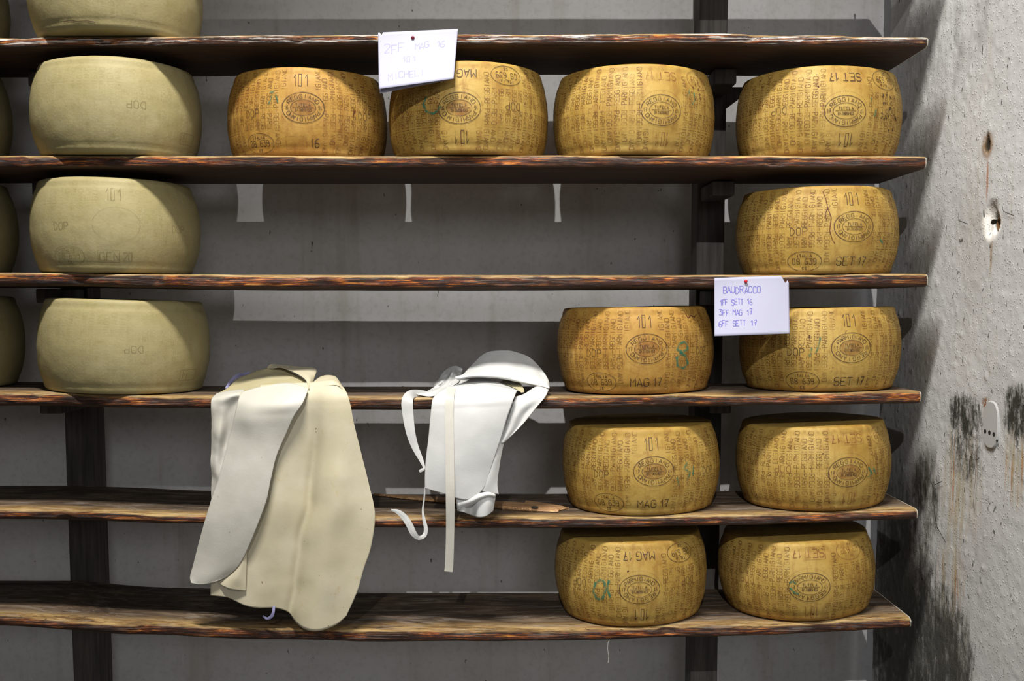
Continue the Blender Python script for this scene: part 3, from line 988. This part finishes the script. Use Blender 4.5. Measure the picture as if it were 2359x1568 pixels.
# ------------------------------------------------------------------ cloth
def crom(P, n):
    """resample a list of vectors to n+1 points, Catmull-Rom, uniform in the index"""
    m = len(P) - 1
    out = []
    for i in range(n + 1):
        t = i / n * m; k = min(int(t), m - 1); f = t - k
        p0, p1, p2, p3 = P[max(k - 1, 0)], P[k], P[k + 1], P[min(k + 2, m)]
        out.append(0.5 * ((2 * p1) + (p2 - p0) * f + (2 * p0 - 5 * p1 + 4 * p2 - p3) * f * f + (3 * p1 - p0 - 3 * p2 + p3) * f ** 3))
    return out


def sheet(name, rows, mat, parent, nu=24, nv=40, th=0.0016, wr_=0.0015, wf=12, fold=None, label=None):
    """cloth through rows of (pixel x, pixel y, distance)"""
    G_ = [crom([Vector(p) for p in r], nu) for r in rows]
    cols = [crom([G_[j][i] for j in range(len(G_))], nv) for i in range(nu + 1)]
    V, Fc = [], []
    for j in range(nv + 1):
        for i in range(nu + 1):
            p = cols[i][j]
            Y = p.z + (fold(p.x, p.y) if fold else 0)
            q = at(p.x, p.y, Y)
            nn = noise.noise(q * wf) * wr_ * 1.6 + noise.noise(q * wf * 3.1) * wr_ * 0.4
            V.append(q + Vector((0, nn, 0)))
    for j in range(nv):
        for i in range(nu):
            a = j * (nu + 1) + i
            Fc.append((a, a + nu + 1, a + nu + 2, a + 1))
    o = mesh(name, V, Fc, mat, parent)
    s = o.modifiers.new('thickness', 'SOLIDIFY'); s.thickness = th; s.offset = 0
    if label: o['label'] = label
    return o


def span(x0, x1, y, Y, n=5, y1=None, arc=0.0):
    y1 = y if y1 is None else y1
    return [(lerp(x0, x1, k / (n - 1)), lerp(y, y1, k / (n - 1)) , Y + arc * math.sin(math.pi * k / (n - 1))) for k in range(n)]


def gs(x, c, s): return math.exp(-((x - c) / s) ** 2)


apr = empty('apron', at(640, 900, 2.64))
tag(apr, 'large cream rubberised apron folded over the shelf front, left of the smaller one', 'apron')


def foldB(x, y):
    v = table([(880, 735), (1000, 728), (1150, 715), (1250, 692), (1340, 682), (1420, 668)], y)[0]
    t = min(1, max(0, (y - 900) / 200))
    return t * (0.016 * gs(x, v, 12) + 0.012 * gs(x, v - 18, 34) - 0.020 * gs(x, v + 55, 42) - 0.006 * gs(x, v - 90, 30)) + 0.006 * gs(x, 600, 30) * t


LB = [(485, 1371), (523, 1375), (545, 1385), (567, 1395), (597, 1400), (630, 1400), (652, 1404), (668, 1413), (677, 1427), (690, 1441), (707, 1450), (730, 1453), (755, 1447), (778, 1436), (798, 1418)]
n15 = 15
rowsB = [
    [(600, 887, 2.66), (640, 884, 2.66), (680, 882, 2.66), (715, 881, 2.66), (745, 877, 2.66), (770, 877, 2.66), (792, 893, 2.66)],
    [(lerp(590, 801, k / 6), 910, 2.636) for k in range(7)],
    [(lerp(582, 808, k / 6), 935, 2.63) for k in range(7)],
    [(lerp(560, 816, k / 6), 977, 2.63) for k in range(7)],
    [(lerp(535, 834, k / 6), 1050, 2.63) for k in range(7)],
    [(lerp(510, 850, k / 6), 1115, 2.625) for k in range(7)],
    [(lerp(492, 864, k / 6), 1185, 2.62) for k in range(7)],
    [(lerp(486, 855, k / 6), 1258, 2.62) for k in range(7)],
    [(lerp(485, 838, k / 6), 1310, 2.62) for k in range(7)],
    [(lerp(485, 823, k / 6), lerp(1345, 1362, k / 6), 2.62) for k in range(7)],
    [(x, y, 2.62) for x, y in LB],
]
sheet('back_panel', rowsB, M_CREAM, apr, 70, 90, wr_=0.0008, wf=9, fold=foldB, label='broad cream hanging panel')
# part of the panel lying on the shelf behind the right crest
sheet('shoulder_fold', [
    [(722, 880, 2.72), (736, 869, 2.74), (755, 864, 2.75), (775, 869, 2.74), (786, 888, 2.70)],
    [(716, 884, 2.68), (735, 878, 2.69), (755, 876, 2.69), (777, 877, 2.68), (792, 895, 2.67)],
    [(708, 898, 2.645), (733, 890, 2.65), (755, 888, 2.65), (779, 888, 2.65), (797, 906, 2.645)]], M_CREAM, apr, 20, 14)
# left strip that hangs behind the flap
sheet('side_panel', [
    [(500, 906, 2.70), (530, 900, 2.69), (560, 897, 2.70), (580, 897, 2.71)],
    [(488, 918, 2.64), (515, 912, 2.63), (545, 908, 2.628), (570, 907, 2.66)],
    [(487, 940, 2.632), (510, 936, 2.622), (536, 932, 2.634), (565, 930, 2.632)],
    [(487, 1000, 2.632), (505, 1000, 2.618), (525, 998, 2.634), (550, 995, 2.622)],
    [(486, 1060, 2.632), (498, 1060, 2.622), (515, 1060, 2.63), (540, 1060, 2.622)],
    [(487, 1110, 2.632), (498, 1110, 2.622), (510, 1110, 2.62), (530, 1110, 2.62)],
    [(487, 1160, 2.632), (496, 1170, 2.63), (506, 1175, 2.625), (520, 1180, 2.62)]], M_WHITE, apr, 24, 44, wr_=0.004, wf=22)


def foldF(x, y):
    return 0.006 * math.sin((x - 430) / 40.0 + y / 190.0) - 0.010 * gs(x, 570, 30) * gs(y, 960, 40) + 0.004 * math.sin(y / 50)


FL = [(556, 904, 710, 896), (548, 925, 698, 927), (540, 960, 677, 958), (531, 996, 660, 996), (518, 1050, 637, 1050), (503, 1105, 624, 1105), (487, 1150, 614, 1152),
      (472, 1200, 596, 1202), (457, 1252, 573, 1258), (445, 1300, 551, 1300), (438, 1328, 524, 1326)]
rowsF = [[(556, 904, 2.645), (590, 893, 2.655), (635, 884, 2.665), (675, 883, 2.665), (710, 896, 2.64)]]
for q, (a, b, c, d) in enumerate(FL[1:]):
    rowsF.append(span(a, c, b, 2.606 if q > 0 else 2.615, 5, d, -0.012))
rowsF.append([(441, 1342, 2.600), (455, 1345, 2.598), (470, 1345, 2.596), (485, 1342, 2.598), (500, 1338, 2.600)])
sheet('front_flap', rowsF, M_WHITE, apr, 36, 100, wr_=0.0022, wf=8, fold=foldF, label='white front flap with rounded lower corner')
# top: bundle lying on the board
sheet('top_fold', [
    [(500, 907, 2.72), (524, 894, 2.76), (547, 874, 2.80), (583, 858, 2.83), (614, 849, 2.84), (644, 846, 2.84), (679, 861, 2.80), (703, 877, 2.72), (711, 893, 2.66)],
    [(496, 912, 2.69), (522, 902, 2.72), (550, 888, 2.76), (585, 871, 2.79), (618, 862, 2.81), (650, 861, 2.80), (682, 869, 2.76), (703, 881, 2.70), (711, 894, 2.655)],
    [(490, 917, 2.66), (520, 909, 2.67), (552, 899, 2.70), (585, 885, 2.72), (620, 876, 2.73), (652, 874, 2.73), (682, 877, 2.70), (703, 885, 2.67), (711, 895, 2.65)],
    [(489, 922, 2.64), (518, 914, 2.63), (550, 909, 2.635), (578, 899, 2.655), (622, 889, 2.665), (656, 884, 2.668), (683, 885, 2.66), (703, 891, 2.65), (711, 897, 2.645)]],
      M_INNER, apr, 48, 30, wr_=0.004, wf=20, label='yellowed lining of the bundled top')
sheet('corner_fold', [
    [(614, 849, 2.84), (631, 848, 2.82), (648, 846, 2.80), (679, 858, 2.74), (704, 875, 2.67), (711, 896, 2.64)],
    [(617, 844, 2.84), (636, 842, 2.83), (662, 848, 2.80), (696, 856, 2.74), (714, 872, 2.68), (712, 897, 2.642)],
    [(623, 839, 2.84), (645, 840, 2.84), (685, 844, 2.82), (727, 849, 2.78), (722, 874, 2.71), (713, 898, 2.645)]], M_CREAM, apr, 36, 14, wr_=0.001)
sheet('under_fold', [
    [(558, 1284, 2.612), (564, 1276, 2.610), (569, 1266, 2.612)],
    [(535, 1316, 2.616), (552, 1312, 2.606), (568, 1305, 2.612)],
    [(512, 1332, 2.620), (540, 1335, 2.604), (567, 1335, 2.612)],
    [(498, 1339, 2.622), (528, 1355, 2.606), (566, 1361, 2.612)]], M_CREAM, apr, 16, 20)


def ribbon(name, pts, mat, parent, th=0.0012, label=None, wr_=0.0):
    """pts: (px, py, Y, width in px)"""
    P = crom([Vector((p[0], p[1], p[2])) for p in pts], len(pts) * 10)
    Wd = crom([Vector((p[3], 0, 0)) for p in pts], len(pts) * 10)
    L = ribbon_pts([(p.x, p.y) for p in P], [w_.x for w_ in Wd], 0)
    V, Fc = [], []
    for (l, r), p in zip(L, P):
        V += [at(l[0], l[1], p.z), at((l[0] + r[0]) / 2, (l[1] + r[1]) / 2, p.z - 0.0006), at(r[0], r[1], p.z)]
    for i in range(len(P) - 1):
        a = 3 * i
        Fc += [(a, a + 1, a + 4, a + 3), (a + 1, a + 2, a + 5, a + 4)]
    o = mesh(name, V, Fc, mat, parent, False)
    s = o.modifiers.new('thickness', 'SOLIDIFY'); s.thickness = th; s.offset = 0
    if label: o['label'] = label
    return o


ribbon('cord', [(521, 894, 2.76, 5), (530, 880, 2.80, 6), (540, 870, 2.82, 7), (550, 864, 2.84, 8), (560, 862, 2.86, 6), (575, 858, 2.88, 5)], M_LAV, apr, 0.003, 'lavender tie cord')
ribbon('cord', [(631, 1396, 2.63, 5), (630, 1408, 2.628, 6), (626, 1418, 2.63, 7), (616, 1424, 2.635, 5), (606, 1418, 2.64, 3)], M_LAV, apr, 0.003, 'lavender tie cord')

ap2 = empty('apron', at(1085, 900, 2.64))
tag(ap2, 'small white apron with dangling straps, bundled on the shelf left of the stamped wheel', 'apron')
sheet('lower_roll', [
    [(1049, 1125, 2.615), (1065, 1120, 2.62), (1085, 1118, 2.62), (1105, 1118, 2.62), (1125, 1120, 2.62), (1141, 1125, 2.62)],
    [(1051, 1150, 2.605), (1068, 1152, 2.598), (1085, 1148, 2.61), (1105, 1150, 2.60), (1125, 1150, 2.598), (1141, 1145, 2.61)],
    [(1054, 1176, 2.605), (1070, 1180, 2.60), (1086, 1186, 2.622), (1102, 1191, 2.598), (1120, 1188, 2.596), (1136, 1176, 2.61)]], M_WHITE2, ap2, 40, 20, wr_=0.001)
sheet('roll_fold', [
    [(1052, 1150, 2.598), (1080, 1146, 2.594), (1105, 1136, 2.594), (1125, 1133, 2.598), (1141, 1138, 2.60)],
    [(1054, 1163, 2.594), (1082, 1156, 2.588), (1105, 1146, 2.588), (1125, 1140, 2.592), (1141, 1142, 2.598)],
    [(1055, 1175, 2.600), (1084, 1164, 2.600), (1106, 1152, 2.600), (1125, 1147, 2.604), (1140, 1147, 2.604)]], M_WHITE2, ap2, 24, 10, wr_=0.0005)
sheet('second_layer', [
    [(1120, 905, 2.635), (1150, 915, 2.635), (1185, 925, 2.635)],
    [(1120, 960, 2.63), (1145, 970, 2.625), (1171, 975, 2.63)],
    [(1110, 1000, 2.625), (1140, 1010, 2.61), (1162, 1015, 2.62)],
    [(1105, 1060, 2.62), (1135, 1060, 2.602), (1154, 1052, 2.615)],
    [(1098, 1100, 2.615), (1125, 1105, 2.60), (1146, 1110, 2.61)],
    [(1098, 1125, 2.605), (1112, 1132, 2.60), (1149, 1138, 2.608)]], M_WHITE2, ap2, 20, 40, wr_=0.0015)
sheet('side_sling', [
    [(1186, 914, 2.655), (1208, 907, 2.66), (1237, 890, 2.67), (1264, 897, 2.665)],
    [(1183, 926, 2.635), (1206, 924, 2.632), (1236, 916, 2.632), (1255, 915, 2.632)],
    [(1172, 955, 2.632), (1190, 955, 2.618), (1212, 950, 2.630), (1233, 941, 2.624)],
    [(1160, 985, 2.630), (1175, 987, 2.615), (1192, 984, 2.622), (1203, 978, 2.62)],
    [(1150, 1018, 2.62), (1154, 1020, 2.612), (1158, 1020, 2.612), (1163, 1018, 2.618)]], M_WHITE2, ap2, 24, 36, wr_=0.0015)
rowsP = [
    [(1003, 909, 2.645), (1031, 893, 2.66), (1062, 888, 2.67), (1092, 886, 2.67), (1115, 884, 2.675), (1150, 890, 2.665), (1191, 899, 2.65)],
    span(996, 1185, 922, 2.618, 7, 914, -0.004), span(993, 1176, 945, 2.610, 7, 938, -0.008), span(990, 1166, 975, 2.606, 7, 967, -0.012),
    span(987, 1154, 1010, 2.604, 7, 1008, -0.016), span(981, 1138, 1058, 2.602, 7, 1056, -0.016), span(979, 1126, 1095, 2.602, 7, 1094, -0.014),
    [(979, 1124, 2.602), (1003, 1131, 2.596), (1030, 1139, 2.592), (1052, 1147, 2.59), (1074, 1151, 2.59), (1096, 1145, 2.594), (1117, 1118, 2.60)]]
sheet('front_panel', rowsP, M_WHITE2, ap2, 50, 80, wr_=0.002, wf=9, label='white hanging front panel')
sheet('bundle_top', [
    [(1067, 875, 2.78), (1088, 872, 2.80), (1112, 871, 2.80), (1141, 878, 2.77), (1172, 890, 2.72), (1200, 903, 2.68)],
    [(1050, 880, 2.74), (1078, 877, 2.76), (1112, 875, 2.76), (1145, 881, 2.73), (1172, 892, 2.70), (1196, 901, 2.665)],
    [(1005, 909, 2.652), (1035, 894, 2.67), (1075, 889, 2.68), (1115, 886, 2.685), (1152, 891, 2.672), (1191, 900, 2.655)]], M_WHITE2, ap2, 40, 16, wr_=0.003, wf=20)
sheet('curled_edge', [
    [(1150, 880, 2.775), (1172, 888, 2.73), (1190, 896, 2.69), (1201, 904, 2.66)],
    [(1160, 875, 2.80), (1180, 880, 2.77), (1199, 889, 2.72), (1208, 902, 2.67)],
    [(1150, 870, 2.80), (1175, 872, 2.79), (1195, 878, 2.76), (1205, 893, 2.70)]], M_INNER, ap2, 20, 12, wr_=0.0005)
sheet('hood', [
    [(1058, 873, 2.712), (1088, 840, 2.784), (1120, 812, 2.808), (1167, 807, 2.808), (1196, 813, 2.808), (1221, 824, 2.796), (1245, 848, 2.772), (1262, 873, 2.724), (1266, 893, 2.688)],
    [(1052, 870, 2.706), (1090, 850, 2.754), (1125, 830, 2.772), (1166, 824, 2.778), (1198, 830, 2.778), (1224, 842, 2.766), (1245, 862, 2.742), (1260, 880, 2.700), (1266, 894, 2.676)],
    [(1048, 868, 2.700), (1088, 858, 2.724), (1126, 848, 2.736), (1164, 846, 2.742), (1198, 850, 2.742), (1225, 861, 2.730), (1246, 875, 2.706), (1260, 886, 2.682), (1266, 894, 2.670)],
    [(1052, 872, 2.694), (1088, 866, 2.700), (1124, 866, 2.706), (1158, 869, 2.709), (1193, 876, 2.706), (1222, 883, 2.694), (1245, 888, 2.679), (1258, 892, 2.670), (1265, 895, 2.665)],
    [(1058, 875, 2.712), (1088, 869, 2.730), (1124, 869, 2.736), (1158, 872, 2.739), (1193, 879, 2.730), (1222, 886, 2.712), (1245, 891, 2.688), (1258, 894, 2.676), (1265, 896, 2.670)]],
      M_WHITE2, ap2, 60, 44, wr_=0.006, wf=11, label='puffed rounded bundle of white cloth')
sheet('crumpled_tie_end', [
    [(990, 884, 2.80), (1008, 876, 2.82), (1020, 858, 2.86), (1034, 847, 2.88), (1050, 843, 2.88), (1066, 849, 2.86)],
    [(1000, 890, 2.78), (1016, 880, 2.76), (1030, 868, 2.82), (1042, 856, 2.80), (1054, 856, 2.84), (1064, 858, 2.84)],
    [(990, 898, 2.74), (1012, 890, 2.76), (1028, 880, 2.75), (1042, 868, 2.79), (1052, 868, 2.78), (1060, 866, 2.80)],
    [(975, 905, 2.69), (1000, 900, 2.69), (1018, 894, 2.71), (1035, 886, 2.72), (1048, 878, 2.74), (1060, 872, 2.76)],
    [(958, 907, 2.662), (986, 913, 2.66), (1003, 910, 2.655), (1022, 900, 2.67), (1040, 890, 2.69), (1056, 880, 2.72)]], M_WHITE2, ap2, 60, 44, wr_=0.008, wf=34)
ribbon('strap', [(985, 906, 2.68, 10), (962, 905, 2.665, 16), (945, 910, 2.645, 22), (938, 925, 2.632, 26), (940, 955, 2.628, 25), (946, 995, 2.622, 21), (956, 1028, 2.62, 16), (970, 1058, 2.615, 10), (978, 1078, 2.61, 4)], M_WHITE2, ap2, label='loose left strap')
ribbon('strap_knot', [(979, 1078, 2.608, 4), (972, 1082, 2.606, 7), (966, 1086, 2.606, 5)], M_WHITE2, ap2)
ribbon('strap', [(979, 1122, 2.605, 3), (977, 1150, 2.605, 3), (974, 1175, 2.605, 4), (977, 1197, 2.602, 7), (981, 1217, 2.60, 9), (978, 1232, 2.598, 9), (965, 1238, 2.59, 9), (953, 1228, 2.585, 14), (943, 1208, 2.585, 15), (931, 1190, 2.588, 14), (916, 1178, 2.59, 10), (901, 1174, 2.592, 3)], M_WHITE2, ap2, label='curling lower strap')
ribbon('strap', [(1040, 892, 2.655, 19), (1036, 915, 2.612, 20), (1035, 960, 2.596, 20), (1036, 1040, 2.584, 20), (1037, 1140, 2.578, 20), (1037, 1220, 2.59, 19), (1035, 1295, 2.60, 19), (1033, 1316, 2.602, 19)], M_WHITE, ap2, label='long straight centre strap')


# ------------------------------------------------------------------ handwritten papers and pins
def paper(corners, torn, Ys, lines, mat, label, behind=None, bow=0.006):
    TL, TR, BR, BL = corners
    yt, yb = Ys

    def mp(s, t, off=0.0):
        px = lerp(lerp(TL[0], TR[0], s), lerp(BL[0], BR[0], s), t); py = lerp(lerp(TL[1], TR[1], s), lerp(BL[1], BR[1], s), t)
        Y = lerp(yt, yb, max(0.0, t) ** 1.3) - bow * math.sin(math.pi * s) * (0.3 + 0.7 * t) + 0.002 * math.sin(5 * s + 3 * t)
        return at(px, py, Y - off)
    r = empty('paper_note', mp(0.5, 0.0))
    nu, nv = 48, 20
    V, Fc = [], []
    for j in range(nv + 1):
        for i in range(nu + 1):
            s = i / nu
            t0 = table(torn, s)[0]
            V.append(mp(s, lerp(t0, 1, j / nv)))
    for j in range(nv):
        for i in range(nu):
            a = j * (nu + 1) + i
            Fc.append((a, a + nu + 1, a + nu + 2, a + 1))
    o = mesh('sheet', V, Fc, M_PAPER, r)
    m_ = o.modifiers.new('thickness', 'SOLIDIFY'); m_.thickness = 0.0004; m_.offset = 0
    wpx = TR[0] - TL[0]; hpx = BL[1] - TL[1]
    for (txt, x, y, cw, hh, rot) in lines:
        L = text_lines(txt, 0, 0, cw / wpx, hh / wpx, rot, 0.28, 0.12)
        L = [[((x - TL[0]) / wpx + p, (y - TL[1]) / hpx - q * wpx / hpx) for p, q in ln] for ln in L]
        L2 = [[(p * wpx, q * hpx) for p, q in dense(ln, 0.03)] for ln in L]
        V, Fc = [], []
        for ln in L2:
            pr = ribbon_pts(ln, 1.5, 0); b = len(V)
            for l, rr in pr: V += [mp(l[0] / wpx, l[1] / hpx, 0.0009), mp(rr[0] / wpx, rr[1] / hpx, 0.0009)]
            for i in range(len(pr) - 1): Fc.append((b + 2 * i, b + 2 * i + 1, b + 2 * i + 3, b + 2 * i + 2))
        mesh('handwriting', V, Fc, mat, r, False)
    tag(r, label, 'paper note', 'handwritten papers pinned to the shelves')
    return r, mp


TORN1 = [(0, 0.0), (0.025, 0.0), (0.035, 0.09), (0.05, 0.0), (1, 0.0)]
n1, mp1 = paper([(871, 75), (1055, 67), (1045, 181), (873, 205)], TORN1, (2.638, 2.578),
                [('2FF', 884, 125, 13, 21, 0.0), ('MAG 16', 957, 119, 9.5, 15, 0.02), ('101', 928, 149, 9, 13, 0.06), ('MICHELI', 895, 188, 10, 16, 0.03)],
                M_PENF, 'large white paper with faint writing, pinned to the topmost shelf board', bow=0.010)
V, Fc = [], []
for j in range(9):
    for i in range(13):
        s, t = i / 12, j / 8
        V.append(at(lerp(lerp(873, 1050, s), lerp(875, 1044, s), t), lerp(lerp(110, 100, s), lerp(215, 182, s), t), lerp(2.641, 2.592, t)))
for j in range(8):
    for i in range(12): a = j * 13 + i; Fc.append((a, a + 13, a + 14, a + 1))
o = mesh('rear_sheet', V, Fc, M_PAPER, n1)
m_ = o.modifiers.new('thickness', 'SOLIDIFY'); m_.thickness = 0.0004
TORN2 = [(0, 0.0), (0.90, -0.01), (0.915, 0.03), (0.955, 0.12), (0.965, 0.125), (0.975, 0.07), (0.985, 0.07), (1.0, 0.12)]
n2, mp2 = paper([(1646, 640), (1817, 636), (1819, 768), (1646, 774)], TORN2, (2.640, 2.590),
                [('BAUDRACCO', 1666, 676, 7.6, 15, 0.0), ('1FF SETT 16', 1657, 703, 5.5, 13, 0.0), ('3FF MAG 17', 1657, 727, 6.0, 13, 0.0), ('6FF SETT 17', 1656, 752, 6.2, 13, 0.01)],
                M_PEN, 'small torn-cornered list in blue pen, pinned to the third shelf board')


def pin(px, py, Y, mat, lab):
    c = at(px, py, Y)
    V, Fc = [], []
    prof = [(0.0001, -0.0085), (0.0026, -0.008), (0.0042, -0.0062), (0.0044, -0.0045), (0.0034, -0.003), (0.0028, -0.0015), (0.0034, 0.0), (0.0007, 0.0002), (0.0006, 0.012), (0.0001, 0.013)]
    n = 20
    for (r, y) in prof:
        for k in range(n):
            a = 2 * math.pi * k / n
            V.append((c.x + r * math.cos(a), c.y + y, c.z + r * math.sin(a)))
    for i in range(len(prof) - 1):
        for k in range(n):
            a = i * n + k; b = i * n + (k + 1) % n
            Fc.append((a, b, b + n, a + n))
    tag(mesh('push_pin', V, Fc, mat), lab, 'push pin', 'push pins holding the papers')


pin(951.5, 88, 2.633, M_DRED, 'dark red push pin through the larger, faintly written paper')
pin(1717.5, 648, 2.636, M_RED, 'bright red push pin through the small torn list')

# ------------------------------------------------------------------ split stick on the fifth board
zt5 = ztop(4, at(1080, 1150, 2.8).x)


def onboard(px, py, lift):
    """point on the fifth board under a pixel"""
    Y = 2.8
    for it in range(20):
        p = at(px, py, Y); zt = ztop(4, p.x) + lift
        q = proj(p.x, Y, zt)[1]
        Y += (q - py) * 0.006
        Y = min(ZF + DEP - 0.02, max(ZF - 0.01, Y))
    return Vector((at(px, py, Y).x, Y, ztop(4, at(px, py, Y).x) + lift))


up_ = [(862, 1132), (900, 1134), (960, 1138), (1030, 1143), (1100, 1149), (1150, 1154), (1190, 1156), (1208, 1157), (1213, 1152), (1240, 1154), (1270, 1157), (1296, 1160), (1311, 1164)]
lo_p = [(862, 1134), (900, 1142), (960, 1149), (1030, 1155), (1100, 1162), (1150, 1168), (1190, 1172), (1208, 1173), (1222, 1174), (1246, 1175), (1283, 1176), (1290, 1172), (1309, 1167)]
V, Fc = [], []
nS = 90
U_ = crom([onboard(x, y, 0.012) for x, y in up_], nS); L_ = crom([onboard(x, y, 0.006) for x, y in lo_p], nS)
for i in range(nS + 1):
    u, l = U_[i], L_[i]
    jag = noise.noise(Vector((i * 0.7, 0, 0))) * 0.003
    zb = ztop(4, u.x) + 0.001
    th = 0.004 + 0.008 * math.sin(math.pi * min(1, i / nS * 1.02))
    V += [(u.x, u.y + 0.002, zb + th * 0.5), (u.x, u.y - 0.002 + jag, zb + th), ((u.x + l.x) / 2, (u.y + l.y) / 2, zb + th * 1.05 + jag * 0.5),
          (l.x, l.y + 0.003 + jag, zb + th * 0.8), (l.x, l.y - jag, zb + th * 0.3), (l.x, l.y + 0.004, zb), (u.x, u.y - 0.002, zb)]
for i in range(nS):
    for k in range(7):
        a = i * 7 + k; b = i * 7 + (k + 1) % 7
        Fc.append((a, a + 7, b + 7, b))
Fc += [tuple(range(7)), tuple(range(nS * 7 + 6, nS * 7 - 1, -1))]
stick = mesh('wood_splinter', V, Fc, M_SPL, smooth=False)
tag(stick, 'long split stick of pale wood lying on the fifth shelf behind the small apron', 'stick')
# knot in the stick
kc = onboard(1232, 1167, 0.0135)
V = [(kc.x, kc.y, kc.z + 0.0015)] + [(kc.x + 0.010 * math.cos(a), kc.y + 0.014 * math.sin(a), kc.z - 0.0005) for a in [2 * math.pi * q / 16 for q in range(16)]]
mesh('knot', V, [(0, 1 + q, 1 + (q + 1) % 16) for q in range(16)], M_HAIR, stick)['label'] = 'dark knot'


def thread(name, pts, Y, r, mat, lab, cat):
    P = crom([at(x, y, Y) for x, y in pts], 30)
    V, Fc = [], []
    for p in P:
        for k in range(6):
            a = math.pi / 3 * k
            V.append((p.x + r * math.cos(a), p.y + r * math.sin(a), p.z))
    for i in range(len(P) - 1):
        for k in range(6):
            a = i * 6 + k; b = i * 6 + (k + 1) % 6
            Fc.append((a, b, b + 6, a + 6))
    tag(mesh(name, V, Fc, mat), lab, cat)


thread('thread', [(1404, 1474), (1401, 1480), (1400, 1495), (1402, 1510), (1401, 1526)], ZF + 0.004, 0.0007, M_THREAD, 'thin white thread hanging under the lowest shelf board', 'thread')
thread('wood_fibre', [(1006, 664), (1010, 672), (1008, 679), (1009, 686)], ZF + 0.006, 0.0007, M_HAIR, 'thin dark fibre hanging under the third shelf board', 'fibre')
